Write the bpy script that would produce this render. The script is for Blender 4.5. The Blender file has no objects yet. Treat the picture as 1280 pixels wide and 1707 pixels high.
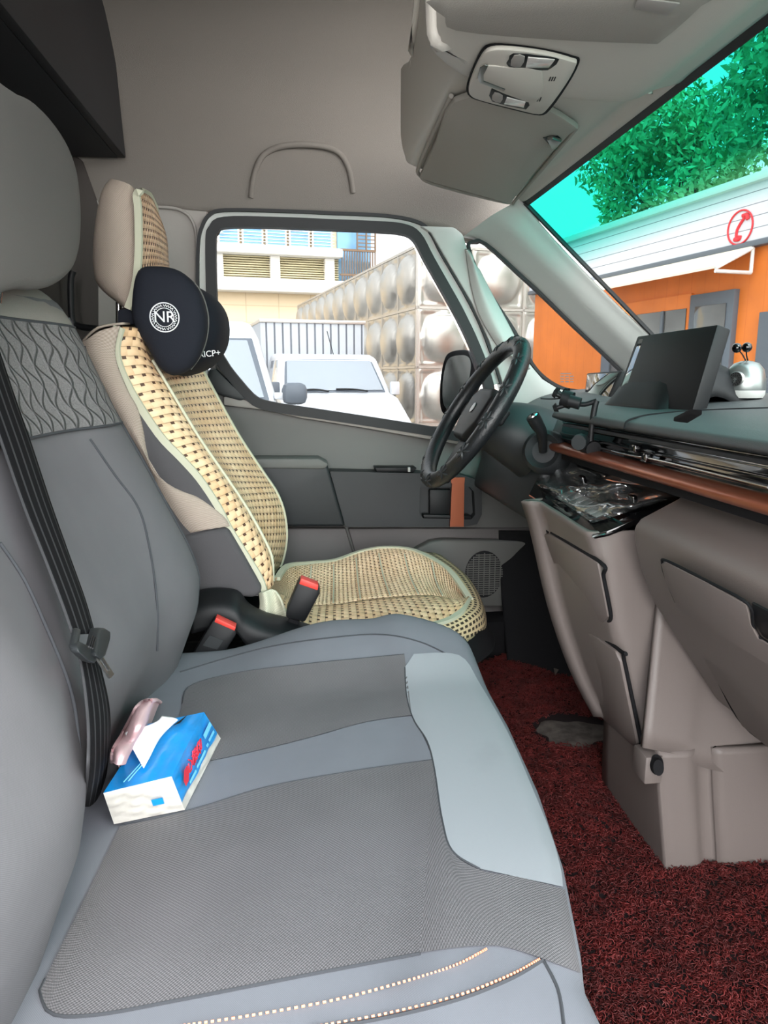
import bpy, bmesh, math, random
import numpy as np
from mathutils import Vector, Matrix
PI = math.pi
random.seed(4); rng = np.random.default_rng(7)
SC = bpy.context.scene; COL = SC.collection
# ------------------------------------------------------------------ camera
F = 1190.0; YAW = math.radians(6.5); PIT = math.radians(10.8); H = 0.80; GZ = -0.75
_cy, _sy, _cp, _sp = math.cos(YAW), math.sin(YAW), math.cos(PIT), math.sin(PIT)
FW = Vector((_sy*_cp, _cy*_cp, -_sp)); RT = Vector((_cy, -_sy, 0)); UP = RT.cross(FW)
CAM = Vector((0, 0, H))
cd = bpy.data.cameras.new('camera'); cam = bpy.data.objects.new('camera', cd); COL.objects.link(cam)
cd.sensor_fit = 'VERTICAL'; cd.sensor_height = 36; cd.lens = F/1707*36; cd.clip_start = .02; cd.clip_end = 300
cam.matrix_world = Matrix(((RT.x, UP.x, -FW.x, CAM.x), (RT.y, UP.y, -FW.y, CAM.y), (RT.z, UP.z, -FW.z, CAM.z), (0, 0, 0, 1)))
SC.camera = cam
SC.view_settings.view_transform = 'Standard'; SC.view_settings.look = 'None'
SC.view_settings.gamma = 1; SC.view_settings.use_curve_mapping = False
SC.view_settings.exposure = 0.7
# ------------------------------------------------------------------ sky and sun
SKY, GLOW = 2.7, 6.3
W = bpy.data.worlds.new('sky'); SC.world = W; W.use_nodes = True
wn = W.node_tree.nodes; wl = W.node_tree.links; wn.clear()
wo = wn.new('ShaderNodeOutputWorld'); bg = wn.new('ShaderNodeBackground')
tc = wn.new('ShaderNodeTexCoord'); sx = wn.new('ShaderNodeSeparateXYZ'); wl.new(tc.outputs['Generated'], sx.inputs[0])
cr = wn.new('ShaderNodeValToRGB'); wl.new(sx.outputs['Z'], cr.inputs[0])
cr.color_ramp.elements[0].position = 0.0; cr.color_ramp.elements[0].color = (1.0, .985, .96, 1)
cr.color_ramp.elements[1].position = 0.9; cr.color_ramp.elements[1].color = (.86, .92, 1.0, 1)
wl.new(cr.outputs[0], bg.inputs[0]); bg.inputs[1].default_value = 2.3
# hazy glow of the sun side of the sky, behind the open passenger door
vd = wn.new('ShaderNodeVectorMath'); vd.operation = 'DOT_PRODUCT'; wl.new(tc.outputs['Generated'], vd.inputs[0]); vd.inputs[1].default_value = Vector((.25, -.80, .55)).normalized()
m1 = wn.new('ShaderNodeMath'); m1.operation = 'MAXIMUM'; wl.new(vd.outputs['Value'], m1.inputs[0]); m1.inputs[1].default_value = 0
m2 = wn.new('ShaderNodeMath'); m2.operation = 'POWER'; wl.new(m1.outputs[0], m2.inputs[0]); m2.inputs[1].default_value = 1.6
m3 = wn.new('ShaderNodeMath'); m3.operation = 'MULTIPLY_ADD'; wl.new(m2.outputs[0], m3.inputs[0]); m3.inputs[1].default_value = GLOW; m3.inputs[2].default_value = SKY
wl.new(m3.outputs[0], bg.inputs[1])
wl.new(bg.outputs[0], wo.inputs[0])
sun = bpy.data.lights.new('sun', 'SUN'); sun.energy = 1.5; sun.angle = math.radians(12); sun.color = (1, .96, .9)
so = bpy.data.objects.new('sun', sun); COL.objects.link(so)
so.rotation_euler = Vector((-0.35, 0.95, -1.25)).to_track_quat('-Z', 'Y').to_euler()

# ------------------------------------------------------------------ pixel -> point helpers (1280x1707 frame)
def ray(px, py): return FW*F + RT*(px-640) + UP*(853.5-py)
def P(px, py, x=None, y=None, z=None):
    d = ray(px, py)
    t = (x-CAM.x)/d.x if x is not None else (y-CAM.y)/d.y if y is not None else (z-CAM.z)/d.z
    return CAM + d*t
def Pn(px, py, p0, n):
    d = ray(px, py); return CAM + d*((p0-CAM).dot(n)/d.dot(n))
def D(px, py, dist):            # point at a given forward (horizontal) distance, for things outside
    d = ray(px, py); h = d.x*_sy + d.y*_cy; return CAM + d*(dist/h)
# ------------------------------------------------------------------ object helpers
def link(name, me, mat=None, parent=None, smooth=True):
    o = bpy.data.objects.new(name, me); COL.objects.link(o)
    if mat is not None:
        for m in (mat if isinstance(mat, (list, tuple)) else [mat]): me.materials.append(m)
    if parent is not None: o.parent = parent
    if smooth:
        for p in me.polygons: p.use_smooth = True
    return o
def tag(o, label=None, cat=None, group=None, kind=None):
    if label: o['label'] = label
    if cat: o['category'] = cat
    if group: o['group'] = group
    if kind: o['kind'] = kind
    return o
def empty(name, loc, label=None, cat=None, group=None, kind=None):
    o = bpy.data.objects.new(name, None); COL.objects.link(o); o.empty_display_size = .05
    o['_p'] = 0; del o['_p']
    o.location = loc
    return tag(o, label, cat, group, kind)
def par(o, root):               # parent keeping world place (root has only a location)
    o.parent = root; o.matrix_parent_inverse = Matrix.Translation(-Vector(root.location)); return o
def autosmooth(o, ang=35):
    me = o.data
    bm = bmesh.new(); bm.from_mesh(me); a = math.radians(ang)
    for e in bm.edges:
        if len(e.link_faces) == 2 and e.calc_face_angle(0) > a: e.smooth = False
    bm.to_mesh(me); bm.free(); return o
def fin(name, bm, mat, root=None, ang=35, flat=False):
    bmesh.ops.recalc_face_normals(bm, faces=bm.faces)
    me = bpy.data.meshes.new(name); bm.to_mesh(me); bm.free()
    o = link(name, me, mat, None, not flat)
    if not flat: autosmooth(o, ang)
    if root is not None: par(o, root)
    return o
def addbox(bm, lo, hi, M=None):
    vs = [bm.verts.new((x, y, z)) for x in (lo[0], hi[0]) for y in (lo[1], hi[1]) for z in (lo[2], hi[2])]
    for f in ((0,1,3,2),(4,6,7,5),(0,4,5,1),(2,3,7,6),(0,2,6,4),(1,5,7,3)): bm.faces.new([vs[i] for i in f])
    if M is not None:
        for v in vs: v.co = M @ v.co
    return vs
def bev(bm, w, seg=2, ang=30):
    es = [e for e in bm.edges if len(e.link_faces) == 2 and e.calc_face_angle(0) > math.radians(ang)]
    if es and w > 0: bmesh.ops.bevel(bm, geom=es, offset=w, segments=seg, affect='EDGES', profile=.5, clamp_overlap=True)
def box(name, lo, hi, mat, root=None, bw=.003, M=None, seg=2):
    bm = bmesh.new(); addbox(bm, lo, hi, M); bmesh.ops.recalc_face_normals(bm, faces=bm.faces); bev(bm, bw, seg)
    return fin(name, bm, mat, root)
def slab(name, pts, vec, mat, root=None, bw=.003, seg=2):
    """polygon of 3-D points, extruded along vec"""
    bm = bmesh.new(); vec = Vector(vec)
    a = [bm.verts.new(p) for p in pts]; b = [bm.verts.new(Vector(p)+vec) for p in pts]; n = len(a)
    bm.faces.new(a); bm.faces.new(b[::-1])
    for i in range(n): bm.faces.new([a[i], b[i], b[(i+1) % n], a[(i+1) % n]])
    bmesh.ops.recalc_face_normals(bm, faces=bm.faces); bev(bm, bw, seg)
    return fin(name, bm, mat, root)
def cr_(p0, p1, p2, p3, t):
    return .5*((2*p1)+(-p0+p2)*t+(2*p0-5*p1+4*p2-p3)*t*t+(-p0+3*p1-3*p2+p3)*t*t*t)
def smooth(pts, k=6, closed=False):
    pts = [Vector(p) for p in pts]; n = len(pts); out = []
    m = n if closed else n-1
    for i in range(m):
        if closed: q = [pts[(i+j-1) % n] for j in range(4)]
        else: q = [pts[max(0, i-1)], pts[i], pts[i+1], pts[min(n-1, i+2)]]
        for s in range(k): out.append(cr_(*q, s/k))
    if not closed: out.append(pts[-1])
    return out
def grid(name, rows, mat, root=None, k=5, kv=5, thick=0, closed=False, uvs=1.0, cap=False, off=1.0, ang=60):
    """smooth surface through rows of 3-D points, uv in metres"""
    R = [smooth(r, k, closed) for r in rows] if k > 1 else [[Vector(p) for p in r] for r in rows]
    if kv > 1:
        cols = [smooth([r[i] for r in R], kv) for i in range(len(R[0]))]
        R = [[c[j] for c in cols] for j in range(len(cols[0]))]
    n = len(R[0]); m = len(R); bm = bmesh.new(); uvl = bm.loops.layers.uv.new('UVMap')
    V = [[bm.verts.new(p) for p in r] for r in R]
    mid = R[m//2]; us = [0]
    for i in range(1, n+1): us.append(us[-1]+(mid[i % n]-mid[i-1]).length)
    vs = [0]
    for j in range(1, m): vs.append(vs[-1]+(R[j][n//2]-R[j-1][n//2]).length)
    for j in range(m-1):
        for i in range(n if closed else n-1):
            i2 = (i+1) % n
            try: f = bm.faces.new((V[j][i], V[j][i2], V[j+1][i2], V[j+1][i]))
            except ValueError: continue
            for lp, (a, b) in zip(f.loops, ((i, j), (i+1, j), (i+1, j+1), (i, j+1))): lp[uvl].uv = (us[a]*uvs, vs[b]*uvs)
    if cap:
        for r in (V[0], V[-1]):
            try: bm.faces.new(r)
            except ValueError: pass
    if cap: bmesh.ops.recalc_face_normals(bm, faces=bm.faces)
    me = bpy.data.meshes.new(name); bm.to_mesh(me); bm.free()
    o = link(name, me, mat)
    if cap: autosmooth(o, ang)
    if thick:
        c_ = sum((v.co for v in me.vertices), Vector())/len(me.vertices)
        if sum(((CAM-p.center).dot(p.normal)*p.area for p in me.polygons)) < 0: me.flip_normals()
        off = -1
        s = o.modifiers.new('thickness', 'SOLIDIFY'); s.thickness = thick; s.offset = off
    if root is not None: par(o, root)
    return o
def tube(name, pts, r, mat, root=None, seg=8, k=6, closed=False, flat=None, updir=None, bm=None):
    """sweep of a round (or flattened: flat=(w,h)) section along a smooth path"""
    own = bm is None
    if own: bm = bmesh.new()
    p = smooth(pts, k, closed) if k > 1 else [Vector(q) for q in pts]
    n = len(p); rings = []; pu = Vector(updir) if updir is not None else Vector((0, 0, 1))
    rr = r if callable(r) else (lambda t: r)
    for i in range(n):
        t = (p[(i+1) % n]-p[i-1]) if closed else (p[min(n-1, i+1)]-p[max(0, i-1)])
        if t.length < 1e-9: t = Vector((1, 0, 0))
        t.normalize(); a = pu - t*pu.dot(t)
        if a.length < 1e-4: a = t.orthogonal()
        a.normalize()
        if updir is None: pu = a
        b = t.cross(a); q = rr(i/max(1, n-1))
        if flat:
            w, h = flat[0]/2, flat[1]/2
            sh = [(-w, -h), (w, -h), (w, h), (-w, h)]
            rings.append([bm.verts.new(p[i]+b*x+a*y) for x, y in sh])
        else:
            rings.append([bm.verts.new(p[i]+(a*math.cos(2*PI*s/seg)+b*math.sin(2*PI*s/seg))*q) for s in range(seg)])
    m = len(rings[0])
    for i in range(n if closed else n-1):
        A, B = rings[i], rings[(i+1) % n]
        for s in range(m): bm.faces.new((A[s], A[(s+1) % m], B[(s+1) % m], B[s]))
    if not closed: bm.faces.new(rings[0][::-1]); bm.faces.new(rings[-1])
    if own: return fin(name, bm, mat, root, 50)
def frame(o3, zdir, xdir):      # matrix whose local z is zdir, local x near xdir
    z = Vector(zdir).normalized(); x = Vector(xdir); x = (x-z*x.dot(z)).normalized(); y = z.cross(x)
    return Matrix(((x.x, y.x, z.x, o3[0]), (x.y, y.y, z.y, o3[1]), (x.z, y.z, z.z, o3[2]), (0, 0, 0, 1)))
def lathe(name, prof, M, mat, root=None, seg=28, ang=40, sx_=1, sy_=1, bm=None):
    own = bm is None
    if own: bm = bmesh.new()
    rs = []
    for r, z in prof:
        if r < 1e-6: rs.append([bm.verts.new(M @ Vector((0, 0, z)))])
        else: rs.append([bm.verts.new(M @ Vector((r*sx_*math.cos(2*PI*i/seg), r*sy_*math.sin(2*PI*i/seg), z))) for i in range(seg)])
    for A, B in zip(rs, rs[1:]):
        for i in range(seg):
            j = (i+1) % seg
            if len(A) == 1 and len(B) == 1: continue
            if len(A) == 1: bm.faces.new((A[0], B[j], B[i]))
            elif len(B) == 1: bm.faces.new((A[i], A[j], B[0]))
            else: bm.faces.new((A[i], A[j], B[j], B[i]))
    for r in (rs[0], rs[-1]):
        if len(r) > 1: bm.faces.new(r)
    if own: return fin(name, bm, mat, root, ang)
def text(name, s, size, M, mat, root=None, ext=.0004, align='CENTER'):
    c = bpy.data.curves.new(name, 'FONT'); c.body = s; c.size = size; c.extrude = ext
    c.align_x = align; c.align_y = 'CENTER'
    t = bpy.data.objects.new(name, c); COL.objects.link(t)
    dg = bpy.context.evaluated_depsgraph_get(); me = bpy.data.meshes.new_from_object(t.evaluated_get(dg))
    bpy.data.objects.remove(t); me.transform(M); me.materials.clear()
    o = link(name, me, mat, None, False)
    if root is not None: par(o, root)
    return o
# ------------------------------------------------------------------ materials
def lin(c):
    c = [v/255 for v in c]; return tuple(v/12.92 if v <= .04045 else ((v+.055)/1.055)**2.4 for v in c)+(1,)
MATS = {}
def mat(name, rgb, rough=.6, metal=0, nscale=0, namp=.1, bump=0, bscale=400, spec=.5, coat=0, emis=0, dirt=0):
    m = bpy.data.materials.new(name); m.use_nodes = True; nt = m.node_tree; b = nt.nodes['Principled BSDF']
    col = lin(rgb); b.inputs['Base Color'].default_value = col
    b.inputs['Roughness'].default_value = rough; b.inputs['Metallic'].default_value = metal
    b.inputs['Specular IOR Level'].default_value = spec; b.inputs['Coat Weight'].default_value = coat
    if emis: b.inputs['Emission Color'].default_value = col; b.inputs['Emission Strength'].default_value = emis
    t = nt.nodes.new('ShaderNodeTexCoord')
    last = None
    if nscale:
        n = nt.nodes.new('ShaderNodeTexNoise'); n.inputs['Scale'].default_value = nscale; n.inputs['Detail'].default_value = 4
        nt.links.new(t.outputs['Object'], n.inputs['Vector'])
        r = nt.nodes.new('ShaderNodeValToRGB'); r.color_ramp.elements[0].position = .35; r.color_ramp.elements[1].position = .65
        r.color_ramp.elements[0].color = tuple(c*(1-namp) for c in col[:3])+(1,)
        r.color_ramp.elements[1].color = tuple(min(1, c*(1+namp)) for c in col[:3])+(1,)
        nt.links.new(n.outputs['Fac'], r.inputs[0]); last = r.outputs[0]; nt.links.new(last, b.inputs['Base Color'])
    if dirt:
        n = nt.nodes.new('ShaderNodeTexNoise'); n.inputs['Scale'].default_value = 6; n.inputs['Detail'].default_value = 6
        nt.links.new(t.outputs['Object'], n.inputs['Vector'])
        r = nt.nodes.new('ShaderNodeValToRGB'); r.color_ramp.elements[0].position = .62; r.color_ramp.elements[1].position = .74
        nt.links.new(n.outputs['Fac'], r.inputs[0])
        mx = nt.nodes.new('ShaderNodeMix'); mx.data_type = 'RGBA'; mx.inputs[6].default_value = col
        mx.inputs[7].default_value = tuple(c*(1-dirt) for c in col[:3])+(1,)
        if last: nt.links.new(last, mx.inputs[6])
        nt.links.new(r.outputs[0], mx.inputs[0]); nt.links.new(mx.outputs[2], b.inputs['Base Color'])
    if bump:
        n = nt.nodes.new('ShaderNodeTexNoise'); n.inputs['Scale'].default_value = bscale; n.inputs['Detail'].default_value = 3
        nt.links.new(t.outputs['Object'], n.inputs['Vector'])
        bp = nt.nodes.new('ShaderNodeBump'); bp.inputs['Strength'].default_value = bump; bp.inputs['Distance'].default_value = .002
        nt.links.new(n.outputs['Fac'], bp.inputs['Height']); nt.links.new(bp.outputs[0], b.inputs['Normal'])
    return m
def math_(nt, op, a, b=None, c=None):
    n = nt.nodes.new('ShaderNodeMath'); n.operation = op
    for i, v in enumerate((a, b, c)):
        if v is None: continue
        if isinstance(v, (int, float)): n.inputs[i].default_value = v
        else: nt.links.new(v, n.inputs[i])
    return n.outputs[0]
def ptex(name, rgb, pattern, rgb2, rough=.8, bump=.5, dist=.002, metal=0, coord='UV', **kw):
    """base colour rgb, pattern(nt, x, y, z)-> 0..1 picks rgb2 and drives bump"""
    m = mat(name, rgb, rough, metal, **kw); nt = m.node_tree; b = nt.nodes['Principled BSDF']
    t = nt.nodes.new('ShaderNodeTexCoord'); s = nt.nodes.new('ShaderNodeSeparateXYZ'); nt.links.new(t.outputs[coord], s.inputs[0])
    v = pattern(nt, s.outputs[0], s.outputs[1], s.outputs[2])
    mx = nt.nodes.new('ShaderNodeMix'); mx.data_type = 'RGBA'; mx.inputs[6].default_value = lin(rgb); mx.inputs[7].default_value = lin(rgb2)
    if b.inputs['Base Color'].links: nt.links.new(b.inputs['Base Color'].links[0].from_socket, mx.inputs[6])
    nt.links.new(v, mx.inputs[0]); nt.links.new(mx.outputs[2], b.inputs['Base Color'])
    if bump:
        bp = nt.nodes.new('ShaderNodeBump'); bp.inputs['Strength'].default_value = bump; bp.inputs['Distance'].default_value = dist
        bp.invert = True
        nt.links.new(v, bp.inputs['Height']); nt.links.new(bp.outputs[0], b.inputs['Normal'])
    return m
def weave(su, sv, gu, gv):
    def f(nt, x, y, z):
        v = math_(nt, 'DIVIDE', y, sv); row = math_(nt, 'FLOOR', v)
        u = math_(nt, 'ADD', math_(nt, 'DIVIDE', x, su), math_(nt, 'MULTIPLY', math_(nt, 'MODULO', row, 2.0), .5))
        a = math_(nt, 'LESS_THAN', math_(nt, 'FRACT', u), gu); b = math_(nt, 'LESS_THAN', math_(nt, 'FRACT', v), gv)
        return math_(nt, 'MULTIPLY', a, b)
    return f
def lines(axis, per, w):
    def f(nt, x, y, z):
        return math_(nt, 'LESS_THAN', math_(nt, 'FRACT', math_(nt, 'DIVIDE', (x, y, z)[axis], per)), w)
    return f
def fine(per):
    def f(nt, x, y, z):
        a = math_(nt, 'SINE', math_(nt, 'MULTIPLY', x, 2*PI/per)); b = math_(nt, 'SINE', math_(nt, 'MULTIPLY', y, 2*PI/per))
        return math_(nt, 'MULTIPLY_ADD', math_(nt, 'MULTIPLY', a, b), .5, .5)
    return f
def quilt(nt, x, y, z):
    # flowing diamond quilting lines
    a = math_(nt, 'ADD', math_(nt, 'MULTIPLY', x, 1.0), math_(nt, 'MULTIPLY', math_(nt, 'SINE', math_(nt, 'MULTIPLY', y, 120)), .006))
    p = math_(nt, 'ABSOLUTE', math_(nt, 'SUBTRACT', math_(nt, 'FRACT', math_(nt, 'DIVIDE', math_(nt, 'ADD', a, math_(nt, 'MULTIPLY', y, .55)), .034)), .5))
    q = math_(nt, 'ABSOLUTE', math_(nt, 'SUBTRACT', math_(nt, 'FRACT', math_(nt, 'DIVIDE', math_(nt, 'SUBTRACT', a, math_(nt, 'MULTIPLY', y, .55)), .034)), .5))
    l = math_(nt, 'MINIMUM', p, q)
    return math_(nt, 'SUBTRACT', 1.0, math_(nt, 'MINIMUM', math_(nt, 'MULTIPLY', l, 7.0), 1.0))
def glass(name, tint, gl=.08, rough=0, band=None):
    m = bpy.data.materials.new(name); m.use_nodes = True; nt = m.node_tree; nt.nodes.clear()
    o = nt.nodes.new('ShaderNodeOutputMaterial'); mx = nt.nodes.new('ShaderNodeMixShader')
    t = nt.nodes.new('ShaderNodeBsdfTransparent'); g = nt.nodes.new('ShaderNodeBsdfGlossy'); g.inputs['Roughness'].default_value = rough
    t.inputs[0].default_value = tint+(1,); mx.inputs[0].default_value = gl
    if gl == 0: nt.links.new(t.outputs[0], o.inputs[0]); return m
    if band:
        c = nt.nodes.new('ShaderNodeNewGeometry'); s = nt.nodes.new('ShaderNodeSeparateXYZ'); nt.links.new(c.outputs['Position'], s.inputs[0])
        r = nt.nodes.new('ShaderNodeMapRange'); r.inputs[1].default_value = band[0]; r.inputs[2].default_value = band[1]
        nt.links.new(s.outputs[2], r.inputs[0])
        mm = nt.nodes.new('ShaderNodeMix'); mm.data_type = 'RGBA'; mm.inputs[6].default_value = tint+(1,); mm.inputs[7].default_value = band[2]+(1,)
        nt.links.new(r.outputs[0], mm.inputs[0]); nt.links.new(mm.outputs[2], t.inputs[0])
    nt.links.new(t.outputs[0], mx.inputs[1]); nt.links.new(g.outputs[0], mx.inputs[2]); nt.links.new(mx.outputs[0], o.inputs[0])
    return m
m_head = mat('headliner fabric', (118, 113, 107), .95, bump=.35, bscale=700, spec=.15)
m_trim = mat('warm grey plastic', (150, 145, 140), .55, bump=.15, bscale=900, spec=.4)
m_trimL = mat('light pillar plastic', (182, 184, 180), .5, bump=.12, bscale=900, spec=.4)
m_over = mat('overhead console plastic', (188, 183, 174), .55, bump=.15, bscale=900, spec=.4)
m_visor = mat('visor fabric', (162, 157, 149), .9, bump=.3, bscale=700, spec=.2)
m_black = mat('black plastic', (20, 21, 23), .5, bump=.1, bscale=900, spec=.3)
m_blackm = mat('matt black', (22, 22, 24), .85, spec=.2)
m_gloss = mat('piano black', (6, 6, 7), .08, coat=.5)
m_rubber = mat('seal rubber', (20, 21, 24), .6)
m_chrome = mat('chrome', (200, 200, 200), .18, 1)
m_steel = mat('satin steel', (150, 150, 148), .35, 1)
m_copper = mat('copper lacquer', (160, 90, 64), .36, .7, coat=.4)
m_dash = mat('dash soft plastic', (70, 73, 74), .5, bump=.3, bscale=900)
m_cons = mat('taupe console plastic', (111, 102, 98), .48, bump=.12, bscale=900, spec=.45)
m_doorp = mat('door panel plastic', (98, 98, 95), .6, bump=.15, bscale=900)
m_doord = mat('door dark plastic', (33, 36, 38), .55, bump=.12, bscale=900)
m_doorl = mat('door lower plastic', (92, 88, 87), .6, bump=.15, bscale=900)
m_shelf = mat('bulkhead black board', (34, 35, 38), .7)
m_wallr = mat('rear wall brown', (60, 55, 52), .85)
m_bmid = ptex('bench blue grey cloth', (116, 118, 125), fine(.0016), (106, 108, 114), .95, .25, .0005, nscale=14, namp=.06)
m_blight = ptex('bench light grey cloth', (148, 151, 155), fine(.0016), (139, 142, 146), .95, .2, .0005, dirt=.22)
m_bdark = ptex('bench dark knit', (112, 109, 111), fine(.0034), (80, 78, 80), .95, .5, .001, nscale=7, namp=.12)
m_bback = ptex('bench back cloth', (106, 104, 107), fine(.0016), (93, 92, 95), .95, .25, .0005, nscale=14, namp=.06)
m_quilt = ptex('quilted cloth', (112, 110, 110), quilt, (84, 83, 84), .95, .8, .004, nscale=500, namp=.25)
m_band = mat('beige grey cloth band', (132, 128, 122), .95, bump=.3, bscale=900)
m_headr = mat('headrest cloth', (104, 101, 98), .9, bump=.25, bscale=900)
m_pipe = mat('dark seam', (58, 60, 64), .9)
m_stitch = mat('orange stitching', (226, 152, 120), .8)
m_beige = ptex('beige mesh cover', (176, 162, 150), fine(.004), (148, 134, 122), .95, .5, .001)
def straw_mat(name, c1, c2, hole, su, sv, gu, gv):
    m = bpy.data.materials.new(name); m.use_nodes = True; nt = m.node_tree; b = nt.nodes['Principled BSDF']
    b.inputs['Roughness'].default_value = .5; b.inputs['Specular IOR Level'].default_value = .4
    t = nt.nodes.new('ShaderNodeTexCoord'); s_ = nt.nodes.new('ShaderNodeSeparateXYZ'); nt.links.new(t.outputs['UV'], s_.inputs[0])
    x, y = s_.outputs[0], s_.outputs[1]
    v = math_(nt, 'DIVIDE', y, sv); row = math_(nt, 'FLOOR', v); fv = math_(nt, 'FRACT', v)
    u = math_(nt, 'ADD', math_(nt, 'DIVIDE', x, su), math_(nt, 'MULTIPLY', math_(nt, 'MODULO', row, 2.0), .5)); fu = math_(nt, 'FRACT', u)
    gap = math_(nt, 'MULTIPLY', math_(nt, 'LESS_THAN', fu, gu), math_(nt, 'LESS_THAN', fv, gv))
    line = math_(nt, 'LESS_THAN', fv, .09)
    cell = nt.nodes.new('ShaderNodeCombineXYZ'); nt.links.new(math_(nt, 'FLOOR', u), cell.inputs[0]); nt.links.new(row, cell.inputs[1])
    wn_ = nt.nodes.new('ShaderNodeTexWhiteNoise'); wn_.noise_dimensions = '2D'; nt.links.new(cell.outputs[0], wn_.inputs['Vector'])
    nz = nt.nodes.new('ShaderNodeTexNoise'); nz.inputs['Scale'].default_value = 9; nt.links.new(t.outputs['Object'], nz.inputs['Vector'])
    f = math_(nt, 'ADD', math_(nt, 'MULTIPLY', wn_.outputs['Value'], .45), math_(nt, 'MULTIPLY', math_(nt, 'SUBTRACT', nz.outputs['Fac'], .3), 1.2))
    def mixc(fac, a_, b_):
        mx = nt.nodes.new('ShaderNodeMix'); mx.data_type = 'RGBA'; mx.clamp_factor = True
        nt.links.new(fac, mx.inputs[0])
        for i_, q in ((6, a_), (7, b_)):
            if isinstance(q, tuple): mx.inputs[i_].default_value = q
            else: nt.links.new(q, mx.inputs[i_])
        return mx.outputs[2]
    c = mixc(f, lin(c1), lin(c2)); dk = tuple(q*.5 for q in lin(c2)[:3])+(1,)
    c = mixc(math_(nt, 'MULTIPLY', line, .6), c, dk); c = mixc(gap, c, lin(hole)); nt.links.new(c, b.inputs['Base Color'])
    bulge = math_(nt, 'MULTIPLY', math_(nt, 'SINE', math_(nt, 'MULTIPLY', fv, PI)), math_(nt, 'MULTIPLY_ADD', math_(nt, 'SINE', math_(nt, 'MULTIPLY', math_(nt, 'SUBTRACT', fu, gu), PI)), .7, .3))
    hgt = math_(nt, 'SUBTRACT', bulge, math_(nt, 'MULTIPLY', gap, 1.2))
    bp = nt.nodes.new('ShaderNodeBump'); bp.inputs['Strength'].default_value = .9; bp.inputs['Distance'].default_value = .0035
    nt.links.new(hgt, bp.inputs['Height']); nt.links.new(bp.outputs[0], b.inputs['Normal'])
    return m
m_straw = straw_mat('woven straw strap', (240, 211, 174), (210, 170, 128), (78, 52, 36), .0215, .0165, .33, .34)
m_straw2 = straw_mat('fine straw weave', (240, 215, 182), (216, 183, 144), (90, 62, 42), .0125, .0105, .32, .34)
m_strawp = straw_mat('pinkish straw weave', (226, 196, 168), (190, 146, 112), (70, 44, 32), .0145, .012, .4, .4)
m_border = ptex('green cream binding', (204, 202, 182), fine(.005), (178, 180, 156), .9, .5, .001)
m_seatd = mat('driver seat dark cloth', (72, 70, 72), .9, bump=.2, bscale=900)
m_pillow = mat('pillow black fabric', (24, 27, 36), .85, bump=.15, bscale=500, spec=.3)
m_white = mat('white print', (225, 226, 228), .7)
m_redb = mat('red button', (205, 60, 50), .5)
m_web = ptex('seat belt webbing', (20, 20, 22), lines(0, .015, .22), (60, 60, 62), .9, .3, .0008, spec=.12)
m_paper = mat('white tissue', (246, 246, 248), .9)
m_film = mat('white plastic wrap', (204, 200, 192), .35, nscale=60, namp=.08, bump=1.0, bscale=40)
m_blue = mat('blue wrap', (16, 140, 214), .3, nscale=20, namp=.12, bump=.5, bscale=30)
m_cyan = mat('light blue print', (120, 205, 240), .4)
m_redp = mat('red print', (206, 40, 60), .5)
m_pink = mat('pink cloth', (236, 198, 202), .95, bump=.3, bscale=500, spec=.05)
m_mat = mat('red coil mat', (98, 28, 26), .6, nscale=30, namp=.35)
m_matb = mat('mat backing', (26, 9, 10), .9)
m_dust = mat('dusty worn patch', (92, 84, 78), .95, nscale=40, namp=.35, bump=.5, bscale=120)
m_floor = mat('floor carpet', (56, 52, 50), .95, nscale=60, namp=.2)
m_leather = mat('black leather', (26, 28, 30), .38, bump=.35, bscale=260)
m_leaf2 = mat('leather leaf emboss', (40, 43, 45), .5)
m_scrn = mat('screen glass', (14, 16, 18), .05, coat=.6)
m_silver = mat('silver paint', (146, 152, 150), .3, .75)
m_dial = mat('grille dark', (24, 24, 26), .6)
g_side = glass('side window glass', (.55, .56, .56), .0)
g_wind = glass('windshield glass', (.60, .62, .615), .006, band=(1.075, 1.14, (.10, .50, .45)))
g_film = glass('clear plastic film', (.93, .95, .96), .38, .05)
_nt = g_film.node_tree; _o = [n for n in _nt.nodes if n.type == 'OUTPUT_MATERIAL'][0]; _prev = _o.inputs[0].links[0].from_socket
_d = _nt.nodes.new('ShaderNodeBsdfDiffuse'); _d.inputs[0].default_value = (.9, .92, .92, 1); _mx = _nt.nodes.new('ShaderNodeMixShader'); _mx.inputs[0].default_value = .03
_nt.links.new(_prev, _mx.inputs[1]); _nt.links.new(_d.outputs[0], _mx.inputs[2]); _nt.links.new(_mx.outputs[0], _o.inputs[0])

# ================================================================== THE CAB
DY = 2.0    # inner plane of the far (driver) door
# ---- floor, rear wall, roof
o = box('floor', (-.6, -.15, -.06), (1.25, 2.1, 0), m_floor, bw=0); tag(o, kind='structure')
o = box('wall_rear', (-.66, -.15, -.05), (-.585, 2.1, 1.72), m_wallr, bw=0); tag(o, kind='structure')
rows = []
hb = [P(a_, b_, y=2.0) for a_, b_ in ((80, 345), (200, 345), (262, 346), (334, 353), (456, 355), (556, 358), (640, 363), (705, 377), (745, 385), (800, 405), (870, 352))]
for q in hb:
    X, zb = q.x, q.z; zt_ = 1.26+(zb-1.23)*.3
    rows.append([(X, 2.0, zb), (X, 1.992, zt_+.07), (X, 1.965, zt_+.18), (X, 1.91, zt_+.29), (X, 1.79, zt_+.38), (X, 1.55, 1.66), (X, 1.1, 1.69), (X, .5, 1.69), (X, -.15, 1.64)])
o = grid('ceiling', rows, m_head, thick=.03, k=5, kv=4, off=-1); tag(o, kind='structure')
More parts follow.
